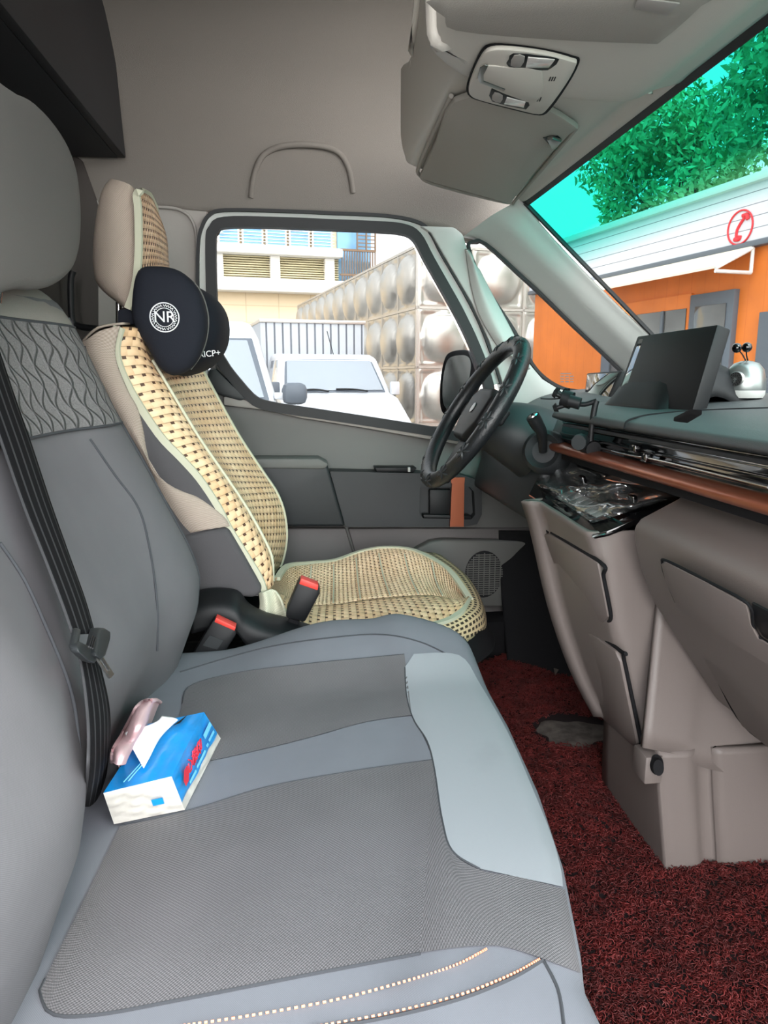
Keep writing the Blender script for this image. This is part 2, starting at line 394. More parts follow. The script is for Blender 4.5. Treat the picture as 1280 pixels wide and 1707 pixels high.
# embossed arch in the headliner over the door window
tube('trim_1', [P(418, 330, y=1.998), P(424, 290, y=1.993), P(440, 258, y=1.984), P(475, 243, y=1.976), P(530, 243, y=1.976), P(565, 255, y=1.982), P(582, 285, y=1.992), P(588, 322, y=1.998)], .0075, m_head)
tag(bpy.data.objects['trim_1'], kind='structure')
# rear storage shelf box in black board
sh = empty('overhead_storage_box', (-.48, 1.2, 1.3), 'black board storage box high on the rear wall above the seats', 'storage box')
a = P(210, 264, y=1.97); x0 = a.x; zb = a.z
slab('front_panel', [(x0, 1.97, zb), (x0, -.1, zb), (x0, -.1, 1.66), (x0, 1.90, 1.66)], (-.02, 0, 0), m_shelf, sh)
slab('bottom_panel', [(x0-.02, 1.97, zb), (x0-.02, -.1, zb), (-.58, -.1, zb), (-.58, 1.97, zb)], (0, 0, .015), m_shelf, sh, bw=0)
# B pillar and side lining behind the seat
def poly(pl, y): return [P(a, b, y=y) for a, b in pl]
o = slab('wall_far', poly([(120, 250), (165, 342), (262, 343), (318, 350), (346, 352), (340, 372), (334, 560), (345, 640), (372, 700), (372, 1120), (60, 1120), (60, 250)], 1.99), (0, .06, 0), m_trim, bw=.004); tag(o, kind='structure')
o = slab('trim_12', poly([(100, 240), (137, 268), (163, 342), (163, 700), (60, 700)], 1.985), (0, .02, 0), m_wallr, bw=.002); tag(o, kind='structure')
o = tube('trim_13', [P(122, 452, y=1.9), P(118, 470, y=1.9), P(120, 530, y=1.9), P(130, 543, y=1.9), P(160, 548, y=1.88), P(200, 552, y=1.86)], .008, m_black); tag(o, kind='structure')
o = tube('trim_2', [P(262, 345, y=1.985), P(300, 350, y=1.985), P(322, 372, y=1.985), P(328, 420, y=1.985), P(328, 560, y=1.985), P(335, 640, y=1.985)], .004, m_trim); tag(o, kind='structure')
# ---- driver door
door = empty('door_1', (.1, 2.0, .4), kind='structure'); door['label'] = 'driver side door with dark armrest and copper handle band'
glassp = [(361, 408), (365, 390), (379, 380), (456, 380), (556, 386), (628, 389), (664, 392), (684, 403), (705, 440), (750, 521), (778, 580), (800, 640), (806, 690), (760, 722), (715, 713), (600, 695), (500, 680), (456, 673), (429, 664), (402, 635), (379, 603), (368, 572), (363, 500)]
seal = [(352, 405), (357, 384), (375, 372), (456, 372), (556, 376), (628, 379), (670, 383), (694, 396), (716, 436), (761, 516), (790, 576), (813, 640), (820, 700)]
belt = [(820, 732), (760, 727), (715, 718), (600, 700), (500, 685), (456, 678), (425, 668), (396, 638), (372, 606), (360, 575), (354, 500)]
tube('window_seal', poly(seal, 1.985)+poly(belt, 1.985), 0, m_rubber, door, closed=True, k=4, flat=(.026, .03), updir=(0, 1, 0))
sil = [(341, 640), (338, 520), (338, 420), (344, 385), (358, 366), (378, 359), (456, 361), (556, 364), (640, 368), (685, 378), (706, 392), (728, 430), (773, 508), (802, 572), (826, 640)]
tube('window_frame', poly(sil, 1.99), 0, m_trimL, door, k=4, flat=(.02, .03), updir=(0, 1, 0))
sil2 = [(334, 640), (331, 520), (331, 415), (338, 378), (352, 358), (376, 352), (456, 353), (556, 357), (640, 361), (690, 370), (714, 386), (737, 428), (781, 504), (810, 568), (834, 640)]
tube('outer_seal', poly(sil2, 1.98), 0, m_rubber, door, k=4, flat=(.008, .03), updir=(0, 1, 0))
gl = slab('window_glass', poly(glassp, 2.01), (0, .004, 0), g_side, door, bw=0)
# door body below the belt
bod = [(352, 580), (372, 612), (396, 643), (425, 671), (456, 681), (500, 687), (600, 702), (715, 720), (850, 740), (930, 760), (930, 1080), (340, 1080), (345, 700)]
slab('door_panel', poly(bod, 2.0), (0, .06, 0), m_doorp, door, bw=.006)
slab('belt_ledge', [*poly([(372, 660), (440, 672), (500, 686), (600, 701), (715, 719), (830, 738)], 1.975), *poly([(830, 752), (715, 733), (600, 713), (500, 697), (440, 684), (372, 676)], 1.975)], (0, .05, 0), m_trim, door, bw=.006)
slab('corner_trim', poly([(348, 615), (360, 615), (385, 640), (412, 664), (400, 668), (345, 652)], 1.97), (0, .03, 0), m_doord, door, bw=.004)
slab('armrest', poly([(380, 768), (530, 768), (545, 773), (549, 786), (575, 878), (380, 878)], 1.915), (0, .085, 0), m_doord, door, bw=.008, seg=3)
slab('armrest_ledge', poly([(380, 765), (532, 765), (548, 774), (541, 782), (380, 780)], 1.91), (0, .09, 0), m_doorp, door, bw=.004)
# handle carrier with a recess
rec = [(700, 812), (783, 812), (790, 820), (792, 858), (785, 866), (705, 864), (699, 856)]
outer = [(550, 786), (700, 789), (770, 792), (795, 800), (803, 818), (803, 858), (795, 874), (775, 878), (576, 878)]
bm = bmesh.new(); yv = 1.925
ov = smooth(poly(outer, yv), 1, True); iv = smooth(poly(rec, yv), 1, True)
def ringfill(bm, a, b):
    A = [bm.verts.new(p) for p in a]; B = [bm.verts.new(p) for p in b]
    ea = [bm.edges.new((A[i], A[(i+1) % len(A)])) for i in range(len(A))]; eb = [bm.edges.new((B[i], B[(i+1) % len(B)])) for i in range(len(B))]
    bmesh.ops.triangle_fill(bm, edges=ea+eb, use_beauty=True, normal=(0, -1, 0)); return A, B
A_, B_ = ringfill(bm, ov, iv)
for L_, dy in ((A_, .07), (B_, .03)):
    Q = [bm.verts.new(v.co+Vector((0, dy, 0))) for v in L_]
    for i in range(len(L_)): bm.faces.new((L_[i], L_[(i+1) % len(L_)], Q[(i+1) % len(L_)], Q[i]))
    if dy == .03: bm.faces.new(Q)
fin('handle_carrier', bm, m_doord, door, 30)
dh = slab('door_handle', poly([(716, 816), (752, 816), (752, 858), (716, 858)], 1.93), (0, .02, 0), m_black, door, bw=.004)
slab('handle_rim', poly([(706, 858), (786, 860), (786, 866), (706, 864)], 1.918), (0, .03, 0), m_black, door, bw=.002)
slab('copper_band', poly([(754, 796), (774, 796), (773, 878), (750, 878)], 1.913), (0, .014, 0), m_copper, door, bw=0)
slab('copper_edge', poly([(752, 796), (775, 796), (774, 806), (752, 806)], 1.9115), (0, .006, 0), m_copper, door, bw=0)
slab('window_switch_slot', poly([(625, 780), (695, 780), (690, 787), (628, 787)], 1.93), (0, .06, 0), m_black, door, bw=.002)
slab('switch', poly([(680, 779), (684, 779), (684, 787), (680, 787)], 1.922), (0, .01, 0), m_trimL, door, bw=.001)
slab('lower_panel', poly([(380, 881), (576, 881), (600, 960), (600, 1060), (380, 1060)], 1.975), (0, .03, 0), m_doorl, door, bw=.005)
slab('lower_panel', poly([(580, 881), (930, 881), (930, 1060), (605, 1060), (600, 948)], 1.985), (0, .02, 0), m_doorl, door, bw=.005)
slab('map_pocket', poly([(690, 918), (718, 903), (740, 900), (880, 903), (886, 915), (880, 975), (850, 1012), (690, 1012)], 1.95), (0, .04, 0), m_doorp, door, bw=.008, seg=3)
spk = empty('_s', (0, 0, 0)); bpy.data.objects.remove(spk)
cc = P(806, 957, y=1.948)
gr = lathe('speaker_grille', [(0, 0), (.058, 0), (.058, .004), (0, .004)], frame(cc, (0, -1, 0), (1, 0, 0)), m_black, door, sx_=.95, sy_=1.2)
bm = bmesh.new()
for i in range(-10, 11):
    zc = i*.0065; hw = .055*math.sqrt(max(0, 1-(zc/.066)**2))
    if hw > .01: addbox(bm, (cc.x-hw, cc.y-.007, cc.z+zc-.0014), (cc.x+hw, cc.y-.003, cc.z+zc+.0014))
for i in range(-3, 4):
    xc = i*.016; hh = .064*math.sqrt(max(0, 1-(xc/.056)**2)); addbox(bm, (cc.x+xc-.001, cc.y-.0065, cc.z-hh), (cc.x+xc+.001, cc.y-.003, cc.z+hh))
fin('speaker_slats', bm, m_doorp, door)
# door sill, dark carpeted wheel arch and lower side
rows = []
for x_, w_ in ((.56, .0), (.60, .02), (.66, .07), (.75, .14), (.95, .18), (1.15, .2)):
    rows.append([(x_, 1.97-w_*.2, .36), (x_, 1.94-w_*.5, .22), (x_, 1.88-w_, .08), (x_, 1.84-w_*1.3, -.01)])
o = grid('trim_3', rows, m_blackm, thick=.01, k=5, kv=4); tag(o, kind='structure')
o = box('wall_front', (1.12, -.1, -.05), (1.17, 2.05, .72), m_blackm, bw=0); tag(o, kind='structure')
o = box('wall_side_sill', (-.55, 1.9, -.05), (1.15, 2.06, .11), m_blackm, bw=.01); tag(o, kind='structure')
# ---- quarter window, pillars, windshield
YQ = 1.96
ql = [(780, 410), (790, 403), (809, 406), (864, 456), (900, 489), (960, 547), (1031, 614), (1048, 640), (1000, 652), (958, 651), (932, 645), (906, 629), (885, 605), (855, 550), (818, 494), (791, 444)]
o = slab('window_1', poly(ql, YQ+.02), (0, .004, 0), g_side, bw=0); tag(o, kind='structure')
o = tube('trim_4', poly(ql, YQ+.012), 0, m_rubber, closed=True, k=3, flat=(.008, .02), updir=(0, 1, 0)); tag(o, kind='structure')
# mirror pillar trim between door and quarter glass
o = slab('trim_5', poly([(700, 376), (757, 378), (772, 390), (778, 410), (789, 445), (816, 496), (853, 552), (884, 607), (905, 632), (930, 647), (960, 655), (960, 720), (860, 720), (838, 640), (815, 568), (785, 503), (741, 428), (718, 388)], YQ), (0, .07, 0), m_trimL, bw=.006); tag(o, kind='structure')
rows = [[P(a, b, y=1.955), P((a+c)/2, (b+d)/2, y=1.935), P(c, d, y=1.955)] for a, b, c, d in ((775, 415, 800, 450), (785, 480, 826, 500), (800, 530, 858, 560), (830, 580, 884, 615))]
o = grid('trim_6', rows, m_trimL, thick=.01); tag(o, kind='structure')
# A pillar trim
rows = []
for (a, b), (c, d) in (((775, 392), (868, 330)), ((812, 404), (884, 352)), ((868, 454), (930, 405)), ((905, 488), (978, 456)), ((965, 547), (1030, 508)), ((1036, 614), (1080, 556)), ((1075, 655), (1130, 606))):
    p, q = P(a, b, y=YQ), P(c, d, y=1.86)
    mm = (p+q)/2+Vector((-.006, -.022, 0))
    rows.append([p+Vector((0, .03, 0)), p, p*.75+q*.25+Vector((-.003, -.014, 0)), mm, p*.2+q*.8+Vector((0, -.012, 0)), q, q+Vector((.01, .04, 0))])
o = grid('trim_7', rows, m_trimL, k=4, kv=4); tag(o, kind='structure')
wa = P(870, 343, y=1.86); wb = P(1075, 555, y=1.86)
WD = (wb-wa).normalized(); WN = Vector((0, 1, 0)).cross(WD).normalized()
def wpt(s, y, o=0): return Vector((wa.x, y, wa.z)) + WD*s + WN*o      # s metres down the windshield
LW = (wa.z-.74)/-WD.z
o = slab('window_2', [wpt(-.02, 1.87, -.012), wpt(LW, 1.87, -.012), wpt(LW, -.2, -.012), wpt(-.02, -.2, -.012)], WN*.004, g_wind, bw=0); tag(o, kind='structure')
o = tube('trim_8', [wpt(0, 1.855, -.008), wpt(LW, 1.855, -.008)], 0, m_rubber, k=1, flat=(.012, .008), updir=WN); tag(o, kind='structure')
o = tube('trim_9', [wpt(-.002, 1.86, -.01), wpt(-.002, -.2, -.01)], 0, m_rubber, k=1, flat=(.026, .006), updir=WN); tag(o, kind='structure')
# ---- overhead front console with visor and map lamps
oc = empty('overhead_console', (.35, 1.0, 1.25), 'grey overhead console along the windshield top with two lamps', 'console')
hx, hz = wa.x-.002, wa.z+.002
def arc_rows(ys, prof, endfn=None):
    r = []
    for y in ys: r.append([Vector((x, y, z)) for x, z in prof])
    return r
fprof = [(.20, 1.60), (.204, 1.45), (.208, 1.36), (.212, 1.285), (.226, 1.24), (.25, 1.227), (.38, 1.224), (.50, 1.226), (.535, 1.236), (hx, hz)]
rows = []
for k_, (f_, l_) in enumerate(((0, 0), (.5, 0), (.85, 0), (.96, .006), (1.0, .03), (1.0, .12))):
    r = []
    for x, z in fprof:
        ye = 1.58+max(0, (x-.2))*.85 - float(np.interp(z, [1.25, 1.285, 1.36, 1.45, 1.6], [0, .03, .22, .36, .5]))*(x < .215); y = 1.0+(ye-1.0)*f_
        r.append(Vector((x, y, z+l_*(1 if z < 1.3 else 0))))
    rows.append(r)
grid('visor_housing', rows, m_over, oc, k=3, kv=4, thick=.01, off=-1)
nprof = [(.160, 1.66), (.162, 1.42), (.164, 1.30), (.166, 1.215), (.178, 1.192), (.25, 1.187), (.38, 1.187), (.48, 1.192), (.52, 1.21), (hx, hz)]
rows = []
for y0, l_ in ((-.15, 0), (.4, 0), (.9, 0), (1.04, 0), (1.085, .008), (1.10, .03), (1.10, .06)):
    rows.append([Vector((x-(.03 if l_ >= .03 and x > .5 else 0), y0-(.10*max(0, .28-x)/.12 if y0 > .95 else 0)+(.08*(x-.4) if y0 > .95 else 0), z+l_*min(1, max(0, (hx-x)/.25)))) for x, z in nprof])
grid('console_shell', rows, m_over, oc, k=3, kv=4, thick=.01, off=-1)
# visor flap
vz = 1.2215
def pz(pl, z): return [P(a, b, z=z) for a, b in pl]
vf = slab('visor_flap', smooth(pz([(708, 292), (704, 280), (728, 225), (757, 160), (860, 150), (958, 200), (950, 214), (900, 268), (856, 326), (846, 331), (780, 313)], vz), 3, True), (0, 0, -.010), m_visor, oc, bw=.003)
slab('visor_clip', pz([(912, 228), (922, 226), (936, 231), (928, 242), (920, 243)], 1.209), (0, 0, -.006), m_steel, oc, bw=.001)
slab('clip_recess', pz([(905, 229), (930, 226), (936, 232), (915, 240)], 1.2105), (0, 0, -.001), m_black, oc, bw=0)
tube('visor_groove', pz([(700, 292), (697, 280), (722, 222), (752, 160)], 1.222), .004, m_visor, oc)
tube('visor_groove', pz([(700, 292), (718, 305), (790, 325), (850, 338), (862, 330), (962, 212)], 1.222), .004, m_visor, oc)
# near visor recess
slab('near_visor', smooth(pz([(742, -20), (742, 20), (760, 42), (900, 56), (1075, 64), (1105, 58), (1170, 0), (1200, -40)], 1.187), 3, True), (0, 0, -.006), m_visor, oc, bw=.003)
slab('near_visor_notch', pz([(1062, -6), (1134, 3), (1112, 24), (1058, 12)], 1.180), (0, 0, -.002), m_trim, oc, bw=.001)
# map lamp panel
lz = 1.1845
lp = empty('map_lamp_panel', P(870, 130, z=lz)); par(lp, oc)
def lpart(n, pl, z, dz, m, b=.002, root=None, k=3):
    o_ = slab(n, smooth(pz(pl, z), k, True) if k > 1 else pz(pl, z), (0, 0, dz), m, None, b)
    o_.parent = root or lp; o_.matrix_parent_inverse = Matrix.Translation(-Vector(P(870, 130, z=lz))) ; return o_
def lfix(o_): return o_
def lparts():
    outl = [(777, 143), (784, 118), (800, 84), (816, 72), (850, 72), (910, 80), (958, 92), (966, 100), (948, 135), (918, 178), (900, 188), (860, 180), (800, 164), (782, 156)]
    o1 = lpart('lamp_bezel', outl, lz+.002, -.0045, m_blackm)
    inl = [(781, 142), (788, 118), (803, 87), (818, 76), (850, 75), (910, 83), (954, 95), (961, 101), (944, 133), (914, 174), (898, 184), (860, 176), (802, 161), (785, 153)]
    lpart('lamp_plate', inl, lz-.001, -.006, m_over)
    lpart('lamp_surround', [(848, 98), (856, 88), (900, 92), (932, 98), (918, 113), (903, 116), (848, 110)], lz-.0068, -.0012, m_black, .0005, k=2)
    lpart('reading_lamp', [(880, 94), (925, 98), (915, 111), (876, 111)], lz-.0078, -.0015, m_lamp, .0005, k=1)
    lpart('lamp_button', [(857, 91), (875, 93), (868, 110), (851, 108)], lz-.0078, -.0015, m_trim, .001, k=2)
    lpart('lamp_surround', [(818, 150), (828, 148), (880, 167), (878, 180), (870, 180), (820, 168)], lz-.0068, -.0012, m_black, .0005, k=2)
    lpart('reading_lamp', [(845, 161), (876, 169), (873, 178), (840, 172)], lz-.0078, -.0015, m_lamp, .0005, k=1)
    lpart('lamp_button', [(824, 153), (838, 158), (834, 170), (820, 165)], lz-.0078, -.0015, m_trim, .001, k=2)
    lpart('glasses_tray_cover', [(798, 118), (806, 107), (850, 111), (903, 117), (900, 160), (878, 168), (800, 136), (796, 128)], lz-.0068, -.002, m_over, .001, k=2)
    lpart('tray_pull', [(796, 128), (800, 112), (808, 107), (814, 108), (806, 124), (806, 134), (842, 148), (840, 152), (800, 137)], lz-.0088, -.0012, m_steel, .0004, k=1)
    for (a, b) in ((917, 128), (893, 162)):
        for i in range(3): lpart('microphone_slot', [(a+i*4, b), (a+2+i*4, b), (a-1+i*4, b+7), (a-3+i*4, b+7)], lz-.0072, -.0003, m_black, 0, k=1)
m_lamp = mat('lamp lens', (205, 200, 195), .15, coat=.4, nscale=40, namp=.15)
lparts()
# ---- red coil floor mat
mb = [(-.1, .2), (.577, .2)]
mt = empty('floor_mat', (.5, .9, .0), 'dark red coil floor mat with a dusty worn patch beside the pedestal', 'floor mat')
MZ = .012
mo = [(.0, .05), (1.1, .05), (1.1, 1.0), (.60, .985), (.585, 1.0), (.585, 1.25)]+[tuple(P(a_, b_, z=0)[:2]) for a_, b_ in ((1003, 1184), (975, 1150), (950, 1127), (925, 1132), (900, 1108), (876, 1080), (800, 1112))]+[(.3, 1.85), (.0, 1.6)]
slab('backing', [(x, y, .001) for x, y in mo], (0, 0, .007), m_matb, mt, bw=0)
def inpoly(x, y, pl):
    c = np.zeros(len(x), bool); n = len(pl); j = n-1
    for i in range(n):
        xi, yi = pl[i]; xj, yj = pl[j]
        t_ = ((yi > y) != (yj > y)) & (x < (xj-xi)*(y-yi)/(yj-yi+1e-12)+xi); c ^= t_; j = i
    return c
def coils(n, x0, x1, y0, y1, seed):
    g = np.random.default_rng(seed); x = g.uniform(x0, x1, n); y = g.uniform(y0, y1, n)
    dpt = P(955, 1222, z=0); wp = ((x-dpt.x)/.085)**2+((y-dpt.y)/.07)**2
    keep = inpoly(x, y, mo) & (wp > 1+.5*g.random(n)); x = x[keep]; y = y[keep]; n = len(x)
    seg = 6; ts = 3; R = g.uniform(.0028, .0055, n); r = .0009
    ph = g.uniform(0, 2*PI, n); tl = g.uniform(0, 1.2, n); z0 = g.uniform(.008, .013, n); a0 = g.uniform(0, 2*PI, n)
    ang = a0[:, None]+np.linspace(0, 1.55*PI, seg)[None]
    cx, cy = np.cos(ang)*R[:, None], np.sin(ang)*R[:, None]
    ct, st = np.cos(tl)[:, None], np.sin(tl)[:, None]; cp_, sp_ = np.cos(ph)[:, None], np.sin(ph)[:, None]
    def tr(u, v, w):
        v2, w2 = v*ct-w*st, v*st+w*ct
        return np.stack([u*cp_-v2*sp_+x[:, None], u*sp_+v2*cp_+y[:, None], w2+z0[:, None]], -1)
    V = []
    for s in range(ts):
        q = 2*PI*s/ts; ro = 1+r*math.cos(q)/R[:, None]
        V.append(tr(cx*ro, cy*ro, np.full_like(cx, r*math.sin(q))))
    V = np.stack(V, 2).reshape(-1, 3)
    base = (np.arange(n)*seg*ts)[:, None, None]; i_ = np.arange(seg-1)[None, :, None]; s_ = np.arange(ts)[None, None, :]; s2 = (s_+1) % ts
    Fc = np.stack([base+i_*ts+s_, base+i_*ts+s2, base+(i_+1)*ts+s2, base+(i_+1)*ts+s_], -1).reshape(-1, 4)
    me = bpy.data.meshes.new('coil_pile'); me.vertices.add(len(V)); me.vertices.foreach_set('co', V.ravel().astype(np.float32))
    me.loops.add(Fc.size); me.loops.foreach_set('vertex_index', Fc.ravel().astype(np.int32))
    me.polygons.add(len(Fc)); me.polygons.foreach_set('loop_start', np.arange(0, Fc.size, 4, dtype=np.int32)); me.polygons.foreach_set('loop_total', np.full(len(Fc), 4, np.int32))
    me.update(); me.validate(); return me
cme = coils(62000, .2, 1.05, .55, 1.9, 3)
o = link('coil_pile', cme, m_mat); par(o, mt); o['kind'] = 'stuff'
dp = P(955, 1222, z=.009)
bm = bmesh.new(); cvs = []
for i in range(40):
    a = 2*PI*i/40; r = 1+.14*math.sin(3*a+1)+.07*math.sin(7*a)
    cvs.append(bm.verts.new((dp.x+.08*r*math.cos(a), dp.y+.062*r*math.sin(a), .009)))
tp = bm.verts.new((dp.x, dp.y, .012))
for i in range(40): bm.faces.new((cvs[i], cvs[(i+1) % 40], tp))
fin('worn_patch', bm, m_dust, mt)
o = slab('trim_10', pz([(878, 1077), (925, 1128), (950, 1126), (1003, 1180), (1003, 1080), (930, 1030)], .0), (0, 0, .02), m_dust, bw=.002); tag(o, kind='structure')

# ================================================================== DASHBOARD
dash = empty('dashboard', (.7, 1.0, .5), 'dark dashboard with copper strip, black vent band and glove box', 'dashboard')
def xz(prof, y0, y1, name, m, bw=.004, root=dash, seg=3):
    return slab(name, [(x, y0, z) for x, z in prof], (0, y1-y0, 0), m, root, bw, seg)
YC = 1.45
Ye = YC*1.0; XS = (1280-502)/1211*.80
ptop = [(.515, .716), (.520, .727), (.545, .735), (.6, .743), (.7, .755), (.8, .762), (.95, .765), (1.12, .755), (1.12, .70), (.56, .70)]
xz(ptop, -.1, YC, 'top_pad', m_dash, .004)
def dz_(x):   # height of the pad surface
    xs = [p[0] for p in ptop[:8]]; zs = [p[1] for p in ptop[:8]]
    return float(np.interp(x, xs, zs))
def ond(px, py, up=0):
    z = .75
    for _ in range(12):
        p = P(px, py, z=z); z = dz_(p.x)+up
    return P(px, py, z=z)
tube('pad_seam', [(.5135, 1.10, .716), (.52, 1.105, .7285)]+[(x, 1.11+.0*(x), dz_(x)+.0005) for x in (.545, .57)]+[(.62, 1.08, dz_(.62)), (.68, 1.0, dz_(.68)), (.72, .9, dz_(.72)), (.74, .5, dz_(.74))], .0016, m_blackm, dash)
# driver side cowl
cw = [P(935, 700, y=1.62), P(985, 668, y=1.62)]
rows = []
for y, dx, dz in ((1.42, .02, -.01), (1.5, 0, 0.0), (1.66, -.0, .002), (1.8, .01, 0), (1.97, .05, 0)):
    rows.append([Vector((.55+dx, y, .55)), Vector((.50+dx, y, .62+dz)), Vector((.53+dx, y, .685+dz)), Vector((.60+dx, y, .735+dz)), Vector((.68+dx, y, .757+dz)), Vector((.85, y, .765)), Vector((1.1, y, .76))])
grid('driver_cowl', rows, m_dash, dash, k=5, kv=4, thick=.01, off=-1)
# vent band
xz([(.535, .664), (.545, .716), (.6, .716), (.6, .655), (.54, .655)], -.1, YC, 'vent_band', m_gloss, .001)
for i, (x, z, m_) in enumerate(((.533, .7065, m_gloss), (.531, .697, m_chrome), (.529, .684, m_gloss), (.528, .673, m_gloss))):
    box('vent_fin', (x, -.1, z-.0022), (x+.02, 1.43 if i != 1 else 1.12, z+.0022), m_, dash, .001)
xz([(.5215, .700), (.524, .706), (.535, .706), (.535, .7)], -.1, 1.40, 'pad_chrome_line', m_dial, .001)
for a, b, w_ in ((1061, 747, .022), (1080, 762, .016)):
    p = P(a, b, x=.526); box('vent_tab', (.518, p.y-w_/2, p.z-.006), (.53, p.y+w_/2, p.z+.006), m_gloss, dash, .002)
    box('vent_tab_rim', (.5175, p.y-w_/2, p.z-.0066), (.5185, p.y+w_/2, p.z-.0052), m_chrome, dash, 0)
tube('vent_bar', [P(1020, 752, x=.522), P(1050, 759, x=.522), P(1100, 768, x=.522), P(1280, 812, x=.522)], .0018, m_chrome, dash)
# copper strip with tapered end
strip = []
rows = []
for y, s in ((1.455, .15), (1.44, .8), (1.40, 1), (1.1, 1), (.8, 1), (.4, 1), (-.1, 1)):
    c = Vector((.522, y, .656)); rows.append([c+Vector((dx*s, 0, dz*s)) for dx, dz in ((-.016, 0), (-.013, .006), (-.002, .0085), (.014, .010), (.02, 0), (.012, -.012), (-.006, -.010), (-.014, -.006))])
grid('copper_strip', rows, m_copper, dash, k=2, kv=3, closed=True, cap=True)
box('strip_shadow_gap', (.525, -.1, .632), (.56, 1.43, .65), m_blackm, dash, .001)
# passenger side body, profile traced on its far end
gp = [P(a, b, y=1.0) for a, b in ((1130, 826), (1085, 850), (1062, 862), (1050, 876), (1052, 900), (1062, 945), (1085, 1003), (1130, 1072), (1190, 1165))]
gp = [(p.x, p.z) for p in gp]
gpr = gp+[(gp[-1][0]+.10, gp[-1][1]-.03), (1.0, .25), (1.0, .64), (.56, .645)]
xz(gpr, -.1, .995, 'passenger_fascia', m_cons, .012, seg=4)
# glove box door lies on the sloping face
g0 = Vector((gp[5][0], 1, gp[5][1])); g1 = Vector((gp[8][0], 1, gp[8][1])); GN = (g1-g0).cross(Vector((0, 1, 0))).normalized()
if GN.x > 0: GN = -GN
def gq(px, py, o=0): return Pn(px, py, g0+GN*o, GN)
gd = [gq(*p, o=.0015) for p in ((1105, 938), (1112, 934), (1180, 968), (1248, 1006), (1256, 1040), (1268, 1062), (1300, 1080), (1400, 1130), (1500, 1500), (1340, 1290), (1240, 1208), (1190, 1120), (1140, 1030), (1112, 965))]
slab('glove_box_door', gd, GN*.004, m_cons, dash, .002)
tube('glove_box_gap', [p+GN*.001 for p in gd[-6:]+gd[:8]], .0018, m_blackm, dash)
slab('glove_box_pull', [gq(*p, o=.002) for p in ((1252, 1005), (1300, 1030), (1310, 1085), (1272, 1062), (1258, 1042))], GN*-.003, m_black, dash, .001)
xz([(.56, .60), (.60, .645), (1.1, .645), (1.1, .3), (.85, .3)], 1.40, 1.96, 'knee_panel', m_doord, .01)
xz([(.47, .50), (.50, .61), (.6, .645), (.8, .5), (.62, .42)], 1.44, 1.94, 'lower_column_panel', m_doord, .01)

# ---- touch screen
S00, S10, S11, S01 = P(1013, 697, y=1.37), P(1146, 710, y=1.09), P(1196, 540, y=1.09), P(1062, 560, y=1.37)
SN = (S10-S00).cross(S01-S00).normalized()
if SN.x > 0: SN = -SN
ts = empty('touch_screen', (S00+S10)/2, 'large tilted touch screen standing on the dashboard middle', 'screen')
slab('housing', [S00, S10, S11, S01], -SN*.026, m_black, ts, .004)
def sq(px, py, o): return Pn(px, py, S00+SN*o, SN)
ins = [sq(1019, 691, .0004), sq(1137, 702, .0004), sq(1186, 548, .0004), sq(1066, 566, .0004)]
slab('glass_panel', ins, SN*.001, m_scrn, ts, .0004)
slab('bezel_line', [sq(1016, 695, .0), sq(1142, 707, .0), sq(1140, 703, .0), sq(1017, 692, .0)], SN*.0008, m_steel, ts, 0)
# stand wedge behind the screen and tray in front
wp_ = [ond(1150, 700), ond(1228, 667)]
rows = [[(.60, y, .735), (.64, y, .80-h), (.70, y, .825-h), (.76, y, .80-h), (.80, y, .755)] for y, h in ((1.16, .06), (1.19, .005), (1.28, 0), (1.37, .01), (1.40, .06))]
grid('rear_shroud', rows, m_black, ts, k=4, kv=3, thick=.004)
slab('foot', [ond(1122, 703, .001), ond(1146, 706, .001), ond(1170, 692, .001), ond(1150, 690, .001)], (0, 0, .005), m_blackm, ts, .001)
# ---- instrument display
I00, I10, I11, I01 = P(972, 676, y=1.72), P(1010, 676, y=1.52), P(1040, 620, y=1.52), P(978, 622, y=1.72)
I11 = P(1036, 618, y=1.50); I10 = P(1012, 672, y=1.50)
IN = (I10-I00).cross(I01-I00).normalized()
if IN.x > 0: IN = -IN
idp = empty('instrument_display', (I00+I10)/2, 'small instrument display behind the steering wheel at far windshield corner', 'screen')
slab('housing', [I00, I10, I11, I01], -IN*.02, m_black, idp, .003)
c_ = (I00+I10+I11+I01)/4
slab('glass_panel', [c_+(p-c_)*.9+IN*.0005 for p in (I00, I10, I11, I01)], IN*.001, m_scrn, idp, .0004)
# ---- robot shaped speaker
rp = ond(1239, 663)
rb = empty('robot_speaker', rp, 'small silver rounded speaker with two black ball antennas on the dashboard', 'speaker')
SZ = .052*(rp.y/1.3)*1.0
k_ = rp.y*_cy/1211*34.5    # radius so that it spans about 72 px
lathe('body', [(0, .010), (k_*.97, .010), (k_*1.02, k_*.45), (k_*.98, k_*1.0), (k_*.85, k_*1.45), (k_*.6, k_*1.75), (k_*.3, k_*1.86), (0, k_*1.9)], Matrix.Translation(rp), m_silver, rb)
lathe('base_ring', [(0, 0), (k_*.9, 0), (k_*.99, .006), (k_*1.0, .013), (0, .013)], Matrix.Translation(rp), m_trimL, rb)
for i, (ax, ay) in enumerate(((1228, 580), (1245, 579))):
    tp_ = P(ax, ay, y=rp.y+(.01 if i == 0 else -.01)); bs = rp+Vector((-.002+.004*i, 0, k_*1.88))
    tube('antenna', [bs, (bs+tp_)/2+Vector((.002*(1-2*i), 0, 0)), tp_], .0012, m_black, rb)
    lathe('antenna_ball', [(0, -.0085)]+[(.0085*math.cos(t), .0085*math.sin(t)) for t in (-1.1, -.6, 0, .6, 1.1)]+[(0, .0085)], Matrix.Translation(tp_), m_gloss, rb)
sd = Vector((-.80, -.45, .1)).normalized(); gc = rp+Vector((0, 0, k_*.85))+sd*k_*.86
